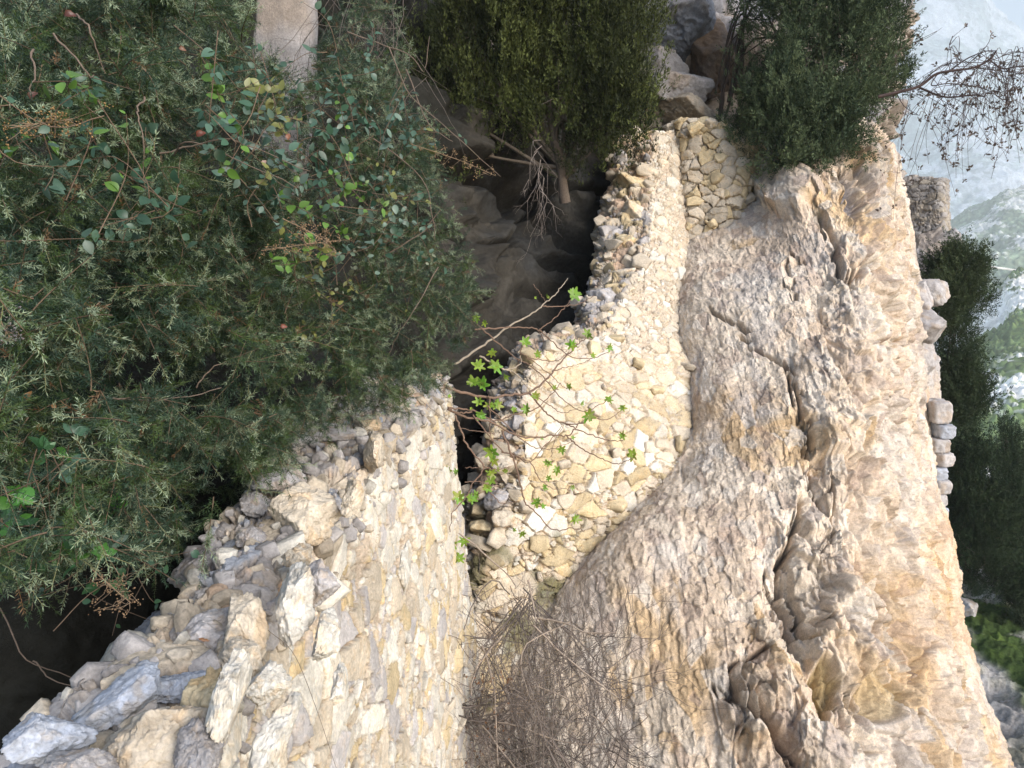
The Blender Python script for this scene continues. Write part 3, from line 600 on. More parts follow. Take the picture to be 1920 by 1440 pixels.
for i, (x, y, w, hgt) in enumerate([(1757, 770, 30, 38), (1764, 806, 26, 24), (1752, 832, 30, 24), (1760, 858, 26, 24), (1750, 884, 28, 22), (1757, 908, 26, 24), (1747, 934, 26, 24), (1750, 960, 24, 26), (1745, 990, 24, 28)]):
    d = 14.2; rock('block', (w/2/F*d*1.35, .30, hgt/2/F*d*1.3), 600+i, M_stone, [GREY*1.35, BLUE*1.3, GREY*1.15][i % 3], P(x, y, d+.25), (0, 3*(i % 3)-3, 5*(i % 4)), 24, 20, bw)
for i, (x, y, d, s, cc) in enumerate([(1728, 612, 12.9, (.40, .44, .42), GREY*1.15), (1712, 560, 13.1, (.3, .34, .33), GREY*1.25), (1724, 675, 13.5, (.33, .36, .36), GREY*1.2), (1712, 735, 13.5, (.28, .32, .4), PINK*1.05), (1745, 545, 14, (.3, .4, .4), GREY*1.2)]):
    o = rock('boulder', s, 640+i, M_stone, cc, P(x, y, d), (10*i, 15*i, 33*i), 60, 26, None, .05)
    tag(o, ['rounded grey boulder bulging from the right edge of the cliff', 'grey boulder just above and left of the bulging round one on the cliff edge', 'small grey boulder below the bulging round one on the cliff edge', 'peach boulder low on the cliff edge above the pale blocks', 'topmost grey boulder on the cliff edge below the ruined wall stump'][i], 'boulder', 'boulders on the right edge of the cliff')
BL = [(1270, 50, 14.5, (.75, .8, .5), BLUE*.85, 'blue grey boulder at the very top left of the right juniper'), (1225, 130, 14.2, (.5, .6, .5), GREY*.9, 'dark grey boulder between the middle juniper and the ledges'),
      (1262, 165, 13.9, (.65, .6, .42), GREY*1.1, 'grey boulder directly above the top corner of the middle wall'), (1285, 205, 13.9, (.5, .6, .3), CREAM*.75, 'tan boulder resting against the top of the middle wall'),
      (1215, 20, 15, (.6, .6, .4), PINK*.95, 'pale pinkish boulder at the top edge of the photo'), (1330, 110, 15, (.7, .8, .9), PINK*.62, 'brown rock block in shade left of the right juniper trunks'),
      (1225, 225, 14.2, (.5, .5, .28), CREAM*.7, 'flat tan boulder behind the broken top of the middle wall')]
for i, (x, y, d, s, cc, lb) in enumerate(BL):
    tag(rock('boulder', s, 660+i, M_rock, cc*.62, P(x, y, d), (-12+7*i, -20+5*i, 40*i), 80, 9, None, .08), lb, 'boulder', 'boulders above the middle wall')
tag(rock('rock_pillar', (.19, .22, 1.15), 690, M_stone, GREY*.85, P(526, 90, 4.9), (0, 4, 10), 60, 7, None, .05), 'pale grey rock pillar showing through the top of the shrub', 'rock')
for i, (x, y, d, s) in enumerate([(1885, 1205, 22, (.9, .6, .4)), (1838, 1085, 26, (.5, .5, .4)), (1800, 1075, 26, (.5, .4, .3)), (1860, 1160, 23, (.35, .3, .25)), (1905, 1235, 21, (.7, .6, .35)), (1895, 1330, 17, (.3, .3, .2)), (1875, 1410, 15, (.35, .3, .25)), (1815, 1140, 22, (.35, .3, .3)), (1880, 1100, 26, (.4, .3, .25))]):
    tag(rock('loose_rock', s, 700+i, M_stone, GREY*1.15, P(x, y, d), (8*i, 5*i, 50*i), 36, 10, None, .07),
        ['largest grey rock on the grassy slope at the right edge', 'grey rock at the upper left edge of the bright grass', 'grey rock against the cliff foot at the top of the grass', 'small pale rock in the middle of the grass strip', 'grey rock just below the largest one on the slope', 'small rock among the scree below the grass', 'lowest rock on the scree near the bottom right corner', 'small rock beside the cliff edge left of the grass', 'small rock under the dark trees above the grass'][i], 'rock', 'loose rocks on the slope at the right')
road = Bag(); road.tube(P(np.array([1835, 1860, 1890, 1930, 2000]), np.array([497, 501, 505, 512, 530]), np.array([640, 640, 640, 640, 650])), 1.1, 1.1, (.75, .72, .66), 5)
tag(road.build('road', M_far), kind='structure')

# ------------------------------------------------------------------ trees
def plume_template(n=26, w=.22, seed=1):
    r = np.random.default_rng(seed); v = []; f = []
    for k in range(n):
        t = r.uniform(.05, 1); a = r.uniform(0, 6.28); rad = w*(1-t*.75)*r.uniform(.2, 1)
        p = np.array([rad*math.cos(a), rad*math.sin(a), t]); d = nrm(np.array([math.cos(a)*.6, math.sin(a)*.6, 1])); s = nrm(np.cross(d, r.normal(size=3)))
        L = r.uniform(.10, .2); W = L*.22
        v += [p-s*W, p+s*W, p+d*L]; f.append([3*k, 3*k+1, 3*k+2])
    return np.array(v), np.array(f)
PL = [plume_template(26, .22, k) for k in range(3)]
def tree(name, label, blobs, base, n, size, c1, c2, group=None, up=1., dens=1., limbs=True, pts=26, out=.5, gaps=.1):
    """blobs: (px,py,depth,radius px[,weight]); foliage is gathered in sprays round limb ends"""
    base = np.asarray(base, float); t = empty(name, base, label, 'tree', group)
    B = [b if len(b) > 4 else tuple(b)+(1,) for b in blobs]
    ctr = np.array([P(b[0], b[1], b[2]) for b in B]); R = np.array([b[3]/F*b[2] for b in B])
    w = R**2*np.array([b[4] for b in B]); w = w/w.sum()
    bag = Bag(); wood = Bag()
    ncl = max(30, n//22); ci = rng.choice(len(B), ncl, p=w)
    d = nrm(rng.normal(size=(ncl, 3))); cp = ctr[ci]+d*(R[ci]*(rng.uniform(.3, 1.0, ncl)**.6*rng.choice([1, 1, 1, 1.15, 1.3, 1.55], ncl)))[:, None]*[1, 1, 1]
    keep = fbm(cp, 1.3/size*.12, 3, 61) > -gaps-.12; cp = cp[keep]; d = d[keep]; ci = ci[keep]; ncl = len(cp)
    tint = rng.uniform(0, 1, ncl)
    for j in range(3):
        m = np.arange(ncl*7) % ncl; cdir = nrm(d[m]*out+np.array([0, 0, up])+.35*rng.normal(size=(len(m), 3)))
        pos = cp[m]+rng.normal(size=(len(m), 3))*size*np.array([.8, .8, 1.3])*.55
        tt = np.clip(tint[m]**1.5+.15*rng.normal(size=len(m)), 0, 1)
        c = np.array(c1)+(np.array(c2)-np.array(c1))*tt[:, None]
        bag.inst(*PL[j], pos, frames(cdir), size*rng.uniform(.7, 1.35, len(m)), c*rng.uniform(.8, 1.2, (len(m), 1)))
    top = ctr.mean(0)
    if limbs:
        tr = cr(np.array([base, base*.6+top*.4+rng.normal(size=3)*.05, top]), 9); rr = max(R)*.09+.03
        wood.tube(tr, rr, rr*.5, (.12, .095, .075), 7, .03)
        for k in range(len(B)):
            s = tr[rng.integers(2, 9)]; q = cr(np.array([s, (s+ctr[k])/2+rng.normal(size=3)*R[k]*.15, ctr[k]]), 7); wood.tube(q, rr*.45, rr*.15, (.11, .09, .07), 5)
            for _ in range(4): wood.tube(cr(np.array([q[4], ctr[k]*.6+q[4]*.4+rng.normal(size=3)*R[k]*.3, ctr[k]+nrm(rng.normal(size=3))*R[k]*.8]), 5), rr*.16, rr*.04, (.13, .11, .09), 4)
        wood.build('trunk', M_bark, t)
    bag.build('crown', M_scale, t)
    return t
tree('juniper_tree', 'dark olive juniper hanging over the gully at top centre behind the middle wall',
     [(855, 50, 11.6, 60, .6), (900, 150, 11.8, 60, .6), (940, 30, 11.5, 80), (990, 120, 11.6, 70), (1010, 20, 11.4, 80), (1050, 190, 11.5, 60), (1060, 60, 11.5, 80), (1120, 10, 11.4, 70), (1130, 110, 11.3, 75), (1160, 60, 11.2, 50), (1165, 170, 11.3, 45, 1.6), (1180, 220, 11.3, 30, 2), (1150, 240, 11.5, 40), (810, 190, 12, 50, .5), (860, 280, 12, 45, .5), (1100, 290, 11.9, 45, .7), (940, 240, 12, 60, .4), (800, 90, 12, 50, .5), (1170, -40, 11.3, 60), (900, -50, 11.5, 80), (1040, -60, 11.5, 90)],
     P(1060, 380, 12.2), 10500, .3, (.018, .024, .009), (.09, .11, .03), up=1.5, gaps=.16)
tree('juniper_tree', 'large dense green juniper crowning the cliff top beside the sky',
     [(1500, 30, 12.4, 55), (1570, 30, 12.3, 65), (1640, 40, 12.6, 50), (1668, 150, 13, 28), (1672, 90, 13, 26), (1500, 120, 12.3, 50), (1560, 120, 12.1, 60), (1620, 140, 12.3, 60), (1645, 215, 12.6, 40), (1425, 200, 12.6, 32, .6), (1480, 200, 12.2, 55), (1540, 210, 12.0, 60), (1600, 225, 12.1, 55), (1495, 265, 12.1, 42, 1.3), (1520, 290, 12, 32, 1.3), (1410, 235, 12.7, 28, .6), (1570, 255, 12.1, 40, 1.2), (1440, 90, 13, 40, .25), (1400, 150, 13.2, 40, .3), (1385, 215, 12.8, 30, .6), (1450, 160, 12.5, 45, .8), (1450, 240, 12.3, 40, 1), (1470, 290, 12, 28, 1.2), (1440, 30, 12.8, 45, .5), (1600, -50, 12.6, 80), (1500, -60, 12.8, 80), (1660, -20, 12.8, 45)],
     P(1365, 260, 13.3), 11000, .26, (.03, .05, .026), (.11, .145, .07), up=.7, gaps=.16)
br = Bag()
jt = [o for o in C.objects if o.name.startswith('juniper_tree')][1]
for k in range(13):
    x0 = rng.uniform(1340, 1385); a = P(x0, rng.uniform(150, 270), 13.6); b = P(x0+rng.uniform(-10, 60), rng.uniform(0, 120), 13.3); e = P(x0+rng.uniform(30, 170), rng.uniform(-80, 120), 12.9)
    br.tube(cr(np.array([a, b, e]), 9), rng.uniform(.015, .05), .008, (.07, .052, .04), 5, .04)
br.build('limb', M_bark, jt)
outc = rock('rock_outcrop', (.75, .9, 1.35), 655, M_stone, GREY*1.05, P(1728, 515, 20.5), (0, -4, 20), 80, 9, None, .09)
tag(outc, 'tall grey rock outcrop carrying the grey ruined wall stump', 'rock')
tree('juniper_tree', 'juniper bush growing out from the right cliff edge below the grey wall stump',
     [(1790, 530, 17.5, 38), (1812, 500, 17.5, 25), (1815, 555, 17.5, 28), (1780, 575, 17.5, 25), (1775, 500, 17.8, 24), (1825, 530, 17.5, 18), (1795, 480, 17.5, 14)], P(1750, 590, 17.8), 3600, .25, (.03, .05, .022), (.065, .09, .04), 'junipers down the right side', up=.6, gaps=.4)
tree('juniper_tree', 'tall ragged juniper leaning out from the right cliff edge above the pale blocks',
     [(1785, 630, 18.5, 26), (1790, 680, 18.5, 30), (1800, 720, 18.5, 34), (1805, 760, 18.5, 34), (1830, 740, 18.5, 20), (1785, 600, 18.5, 16), (1790, 770, 18.5, 30), (1828, 775, 18.5, 18)], P(1755, 800, 19), 4200, .27, (.03, .05, .025), (.06, .085, .04), 'junipers down the right side', up=.8)
tree('juniper_tree', 'broad dark green juniper at the foot of the cliff, left and nearer of two',
     [(1800, 860, 21, 40), (1790, 920, 21, 50), (1830, 930, 21, 60), (1810, 990, 21, 60), (1770, 980, 21, 40), (1805, 825, 21, 18), (1860, 1000, 21, 55), (1830, 1050, 22, 50), (1880, 1060, 22, 50), (1790, 1030, 22, 40)], P(1815, 1090, 22.5), 13000, .3, (.014, .028, .012), (.03, .05, .02), 'junipers down the right side', up=1.2)
tree('juniper_tree', 'dark juniper with a pointed top behind the broad one at the right edge',
     [(1885, 815, 24, 16), (1880, 850, 24, 30), (1900, 890, 24, 45), (1920, 950, 24, 55), (1910, 1010, 24, 55), (1950, 1040, 24, 60), (1930, 1100, 24, 50), (1980, 920, 24, 60)], P(1915, 1150, 24.5), 10000, .3, (.014, .028, .012), (.03, .05, .02), 'junipers down the right side', up=1.2)
tree('juniper_tree', 'shaded juniper below the grass strip cut by the right edge of the photo',
     [(1935, 1130, 22, 34), (1940, 1170, 22, 28), (1960, 1120, 22, 50)], P(1950, 1220, 22), 2500, .3, (.02, .035, .016), (.035, .055, .025), 'junipers down the right side', up=1.)

# ------------------------------------------------------------------ foreground shrub with needles
def needle_template(seed, n=8, L=.062):
    r = np.random.default_rng(seed); v = []; f = []; c = []; k = 0
    for i in range(n):
        z = L*(i+.5)/n; m = 3 if i % 3 else 4; a0 = r.uniform(0, 6.28)
        for j in range(m):
            a = a0+j*6.283/m+r.normal()*.15; el = r.uniform(.15, .75) if i < n-2 else r.uniform(.7, 1.2); l = r.uniform(.011, .019); w = .00125
            d = np.array([math.cos(a)*math.cos(el), math.sin(a)*math.cos(el), math.sin(el)]); s = nrm(np.cross(d, [0.1, .2, 1]+r.normal(size=3)*.4))
            p = np.array([0, 0, z]); v += [p, p+d*l*.45+s*w, p+d*l, p+d*l*.45-s*w]; f.append([k, k+1, k+2, k+3]); c += [[.9, .9, .8]]+[[1, 1, 1]]*3; k += 4
    for j in range(2):                        # twig
        a = j*1.57; s = np.array([math.cos(a), math.sin(a), 0])*.0009; v += [-s, s, s*.5+[0, 0, L], -s*.5+[0, 0, L]]; f.append([k, k+1, k+2, k+3]); c += [[1.0, .8, .6]]*4; k += 4
    return np.array(v), np.array(f), np.array(c)
NT = [needle_template(k) for k in range(4)]
POLY = np.array([(-60, -60), (300, -60), (440, -60), (470, 120), (590, 130), (640, -60), (735, -60), (750, 120), (790, 230), (835, 300), (835, 440), (885, 490), (880, 600), (845, 690), (750, 775), (640, 785), (590, 800), (540, 830), (520, 870), (455, 905), (400, 985), (350, 1000), (280, 1060), (240, 1040), (200, 980), (120, 1060), (40, 1080), (-60, 1040)])
def inpoly(x, y, P_):
    r = np.zeros(x.shape, bool)
    for (ax, ay), (bx, by) in zip(P_, np.roll(P_, -1, 0)):
        r ^= ((ay > y) != (by > y)) & (x < (bx-ax)*(y-ay)/(by-ay+1e-9)+ax)
    return r
def sdepth(x, y): return 1.75+2.3*np.clip(x/880, 0, 1.1)**1.5+.35*np.clip((600-y)/600, 0, 1)
HOLES = [(330, 690, 150, 55, 1.), (400, 925, 95, 50, 1.), (480, 300, 90, 35, .5), (300, 250, 60, 30, .3), (110, 880, 130, 60, .5), (60, 330, 60, 80, .4), (560, 60, 90, 70, .8), (210, 1020, 60, 50, .5), (620, 330, 60, 80, .3)]
def shrub(nb, seed, back=0.):
    r = np.random.default_rng(seed); pos = []; dirs = []; cc = []; wood = Bag(); got = 0
    while got < nb:
        x = r.uniform(-60, 890); y = r.uniform(-60, 1110)
        if not inpoly(np.array(x), np.array(y), POLY): continue
        hp = 0; fr = 0
        for hx, hy, a, b, w in HOLES: hp = max(hp, w*(1-sm(np.hypot((x-hx)/a, (y-hy)/b), .7, 1.15)))
        deep = r.uniform()**1.3+back
        q = P(x, y, sdepth(x, y)+deep*1.1+.18*float(gn(np.array([x/90., y/90., 2.]), 3))*2)
        nz = float(fbm(np.array([x/110., y/110., 5.]), 1, 3, 4))
        if back > 0: hp = 0; nz = 0
        if r.uniform() < hp or nz < -.07 and r.uniform() < .9: continue
        got += 1
        d = nrm(np.array([.25+.35*(x/880), -.55, .05-.35*(y/1000)])+r.normal(size=3)*.55); L = r.uniform(.10, .26)
        b = nrm(d+r.normal(size=3)*.35+np.array([0, 0, -.25])); m = 10
        path = q+np.linspace(-.5, .5, m)[:, None]*L*d+(np.linspace(-.5, .5, m)**2)[:, None]*L*b*.5
        wood.tube(path, .0022, .0009, np.array([.13, .095, .065])*r.uniform(.6, 1.3), 4)
        tl = r.uniform(); ns = int(L/.0125)
        for k in range(ns):
            t = (k+.5)/ns; p = q+(t-.5)*L*d+(t-.5)**2*L*b*.5; sd = nrm(d+1.1*nrm(np.cross(d, r.normal(size=3))))
            pos.append(p); dirs.append(sd if k < ns-1 else d); cc.append((tl, r.uniform(), t))
    pos = np.array(pos); dirs = np.array(dirs); cc = np.array(cc)
    g1 = np.array([.030, .060, .038]); g2 = np.array([.052, .088, .026]); g3 = np.array([.26, .32, .22])
    c = g1+(g2-g1)*sm(cc[:, 0], .35, .8)[:, None]; c = c+(g3-c)*((cc[:, 1] > .62)*.7*sm(cc[:, 2], .2, .9))[:, None]; c = c*(.8+.45*cc[:, 1:2])
    c = c*(1.25 if back < 0 else (.8 if back > 0 else 1.))  # young front tips lighter; inner sprigs darkened, their shade put into the colour
    c[cc[:, 1] < .012] = [.18, .11, .06]
    bag = Bag(); which = r.integers(0, 4, len(pos))
    for j in range(4):
        m = which == j; v, f, tc = NT[j]
        bag.inst(v, f, pos[m], frames(dirs[m]), r.uniform(.75, 1.25, m.sum())*(1+.5*back), c[m][:, None]*tc[None])
    print('sprigs', len(pos))
    return bag, wood
sh = empty('juniper_shrub', P(250, 1150, 3.2), 'prickly grey green juniper shrub filling the left foreground above the near wall', 'shrub')
bag, wood = shrub(2300, 21)
for (a, b, c_) in [((100, 60, 1.7), (170, 130, 1.7), (185, 140, 1.75)), ((140, 30, 1.75), (165, 60, 1.7), (185, 135, 1.75)), ((60, 90, 1.8), (75, 150, 1.75), (76, 190, 1.75)), ((270, 180, 1.85), (253, 205, 1.8), (262, 265, 1.8)),
                   ((215, 745, 2.1), (290, 752, 2.1), (420, 735, 2.2)), ((370, 725, 2.4), (400, 700, 2.4), (440, 685, 2.4)), ((300, 290, 2.2), (420, 270, 2.2), (590, 330, 2.3)), ((330, 295, 2.2), (380, 270, 2.1), (560, 350, 2.2)),
                   ((560, 430, 3.3), (590, 520, 3.3), (600, 600, 3.3)), ((820, 500, 3.6), (760, 600, 3.5), (720, 680, 3.6)), ((0, 960, 2.6), (60, 850, 2.6), (30, 700, 2.7)), ((0, 1140, 2.5), (60, 1240, 2.5), (200, 1300, 2.6)), ((60, 1240, 2.5), (110, 1270, 2.5), (210, 1295, 2.5))]:
    wood.tube(cr(np.array([P(*a), P(*b), P(*c_)]), 14), .003, .0013, (.15, .115, .09), 5, .012)
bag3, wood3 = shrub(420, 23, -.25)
for A_, B_ in ((bag, bag3), (wood, wood3)):
    for v_, f_, c_ in zip(B_.v, B_.f, B_.c): A_.v.append(v_); A_.f.append(f_+A_.n); A_.c.append(c_)
    A_.n += B_.n
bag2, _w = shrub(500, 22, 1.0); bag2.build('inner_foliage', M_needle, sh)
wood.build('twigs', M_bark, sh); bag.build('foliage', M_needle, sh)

# ------------------------------------------------------------------ broad leaves
def leaf_template(n=6, w=.32, fold=.18, curl=.15):
    v = []; f = []
    for i in range(n+1):
        t = i/n; ww = w*math.sin(math.pi*t**.8)**.8 if 0 < i < n else .005; z = -curl*(t-.3)**2
        v += [(-ww, t, z+fold*ww), (0, t, z), (ww, t, z+fold*ww)]
    for i in range(n):
        a = 3*i; f += [(a, a+1, a+4, a+3), (a+1, a+2, a+5, a+4)]
    return np.array(v), np.array(f)
LT = [leaf_template(), leaf_template(6, .40, .25, .3), leaf_template(6, .26, .1, .1)]
def leaf_frames(yd, nd):
    y = nrm(np.asarray(yd, float)); x = nrm(np.cross(y, nd)); return np.stack([x, y, np.cross(x, y)], 1)
def spray_plant(name, label, cat, poly, nst, leaves, size, depth, cols, group=None, stemc=(.14, .10, .07), seed=5, stems=None, tri=False, stemr=.0016):
    r = np.random.default_rng(seed); poly = np.array(poly, float); st = Bag(); lf = Bag(); x0, y0 = poly.min(0); x1, y1 = poly.max(0); k = 0
    cx, cy = poly.mean(0); t = empty(name, P(cx, y1, depth), label, cat, group); pp = []; dd_ = []; nn_ = []; cc = []; ss_ = []
    while k < nst:
        x, y = r.uniform(x0, x1), r.uniform(y0, y1)
        if not inpoly(np.array(x), np.array(y), poly): continue
        k += 1
        dep = depth+r.uniform(-.08, .38)+(sdepth(x, y)-sdepth(cx, cy) if x < 900 else 0)
        L = r.uniform(.14, .34); d = nrm(r.normal(size=3)*[1, .4, 1]); q = P(x, y, dep); b = r.normal(size=3)*L*.4
        path = cr(np.array([q-d*L/2, q+b*.4, q+d*L/2]), 10); st.tube(path, stemr, stemr*.5, np.array(stemc)*r.uniform(.7, 1.3), 4)
        col = np.array(cols[r.integers(len(cols))])
        for j in range(leaves):
            p = path[r.integers(1, 10)]; yd = nrm(d*.5+nrm(np.cross(d, r.normal(size=3)))); nd = nrm(np.array([.2, -.8, .7])+r.normal(size=3)*.45)
            for off in ((0, .9, -.9) if tri else (0,)):
                y2 = nrm(yd*math.cos(off)+np.cross(nd, yd)*math.sin(off)); pp.append(p+y2*size*.1); dd_.append(y2); nn_.append(nd); cc.append(col*r.uniform(.7, 1.3)); ss_.append(size*r.uniform(.55, 1.25))
    pp, dd_, nn_, cc, ss_ = map(np.array, (pp, dd_, nn_, cc, ss_)); w = r.integers(0, 3, len(pp))
    for j in range(3): m = w == j; lf.inst(*LT[j], pp[m], leaf_frames(dd_[m], nn_[m]), ss_[m], cc[m])
    st.build('stems', M_bark, t); lf.build('leaves', M_leaf, t); return t
G1 = (.045, .10, .06); G2 = (.07, .13, .09); G3 = (.10, .20, .035); G4 = (.16, .17, .05); G5 = (.12, .18, .14)
spray_plant('climber', 'broad leaved climber with teal and green leaves twining over the upper shrub', 'climber', [(380, 120), (560, 110), (640, 40), (730, 60), (760, 180), (830, 260), (830, 330), (790, 470), (700, 520), (560, 500), (460, 400), (420, 260)], 105, 9, .036, 2.7, [G1, G2, G3, G4, G5, G2, G1], seed=6)
spray_plant('climber', 'scattered dark leaves of a climber among the shrub at the left edge', 'climber', [(-20, 120), (200, 100), (300, 330), (330, 440), (180, 480), (60, 460), (-20, 420)], 26, 7, .034, 1.62, [G1, G2, G3, G1], seed=7)
spray_plant('bramble', 'green bramble with rounded leaves low in the left corner of the shrub', 'bramble', [(-20, 870), (110, 860), (170, 900), (240, 1010), (220, 1060), (120, 1040), (-20, 1060)], 26, 4, .036, 1.78, [(.05, .13, .05), (.07, .20, .035), G1, G2], seed=8, tri=True)
spray_plant('bramble', 'thin bramble spray with few leaves hanging in the dark gap behind the near wall', 'bramble', [(120, 1030), (230, 1050), (330, 1130), (250, 1160), (130, 1110)], 7, 3, .03, 1.95, [G1, (.05, .11, .05)], seed=9)
spray_plant('climber', 'small sprigs of pale round leaves on the right flank of the shrub', 'climber', [(600, 400), (760, 430), (780, 560), (680, 600), (540, 690), (520, 600)], 16, 6, .026, 3.05, [G5, G4, (.20, .22, .15)], seed=10)
def dry_heads(label, pts, depth, seed, col=(.26, .19, .12)):
    r = np.random.default_rng(seed); t = empty('dried_flower_spray', P(pts[0][0], pts[0][1], depth), label, 'dried flowers', 'dried flower sprays in the shrub'); st = Bag(); bd = Bag(); o = np.array([(1, 0, 0), (-1, 0, 0), (0, 1, 0), (0, -1, 0), (0, 0, 1), (0, 0, -1.)]); f = np.array([(0, 2, 4), (2, 1, 4), (1, 3, 4), (3, 0, 4), (2, 0, 5), (1, 2, 5), (3, 1, 5), (0, 3, 5)])
    path = cr(P(np.array([p[0] for p in pts]), np.array([p[1] for p in pts]), np.full(len(pts), depth)), 30); st.tube(path, .0018, .0009, (.28, .2, .13), 4)
    for k in range(26):
        i = r.integers(4, 30); e = path[i]+r.normal(size=3)*[.03, .015, .02]; st.tube(cr(np.array([path[i], (path[i]+e)/2+r.normal(size=3)*.006, e]), 5), .0008, .0005, (.3, .22, .15), 3)
        n = 8; bd.inst(o, f, e+r.normal(size=(n, 3))*.006, frames(r.normal(size=(n, 3))), r.uniform(.0014, .0032, n), np.array(col)*r.uniform(.4, 1.05, (n, 1)))
    st.build('stem', M_bark, t); bd.build('flower_heads', M_bark, t)
dry_heads('brown dried flower spray at the upper left edge of the shrub', [(20, 240), (70, 232), (130, 225)], 1.62, 31, (.34, .22, .1))
dry_heads('tan dried flower spray in the centre of the shrub', [(490, 470), (560, 460), (640, 450)], 2.3, 32, (.36, .24, .14))
dry_heads('dried flower spray just above the tan one in the centre of the shrub', [(530, 410), (590, 440), (630, 470)], 2.35, 33, (.36, .24, .14))
dry_heads('greyish dried flower heads cut by the left edge of the photo', [(-10, 560), (5, 610), (25, 640)], 1.6, 34, (.30, .27, .27))
dry_heads('thin dried flower stem reaching out over the gully from the climber', [(770, 270), (860, 300), (930, 330)], 3.2, 35, (.38, .26, .15))
dry_heads('small dried flower spray over the dark gap above the near wall', [(170, 1065), (215, 1105), (245, 1130)], 1.85, 36, (.30, .20, .12))
for i, (x, y, d, s, a, cc, lb) in enumerate([(50, 750, 1.85, .04, 20, (.42, .22, .08), 'curled orange brown dead leaf at the left, uppermost of three'), (105, 765, 1.9, .03, -40, (.42, .24, .11), 'curled tan dead leaf right of the two orange ones'), (72, 795, 1.85, .04, 170, (.34, .16, .05), 'curled rusty dead leaf hanging lowest at the left'),
        (368, 255, 2.0, .045, 60, (.30, .09, .05), 'red brown dead leaf near the climber in the upper shrub'), (492, 310, 2.3, .035, 30, (.55, .38, .30), 'pale pinkish dead leaf in the upper shrub'), (540, 262, 2.4, .04, 5, (.45, .2, .12), 'narrow reddish dead leaf in the climber'), (525, 612, 2.5, .04, 90, (.32, .12, .08), 'dull red leaf in the lower right of the shrub'),
        (120, 28, 1.8, .045, 80, (.15, .055, .04), 'dark maroon leaf in the top left corner'), (55, 185, 1.75, .04, 40, (.16, .07, .05), 'brownish maroon leaf at the left edge of the shrub'), (335, 90, 1.9, .03, 100, (.30, .16, .10), 'small brown dead leaf near the top of the shrub'), (372, 1197, 1.86, .05, 110, (.35, .15, .04), 'thin orange dead leaf lying on the near wall')]):
    b = Bag(); R_ = leaf_frames(np.array([[math.sin(math.radians(a)), .15, math.cos(math.radians(a))]]), np.array([[.2, -1., .3]])); v, f = leaf_template(8, .34, .6, .9) if i != 10 else leaf_template(8, .12, .4, .2)
    loc = P(x, y, d); b.inst(v+.03*np.sin(v[:, [1, 2, 0]]*17), f, loc[None]*0, R_, np.array([s*.62]), np.array([cc])*.6); o = b.build('dead_leaf', M_leaf); o.location = loc; tag(o, lb, 'leaf', 'dead leaves')

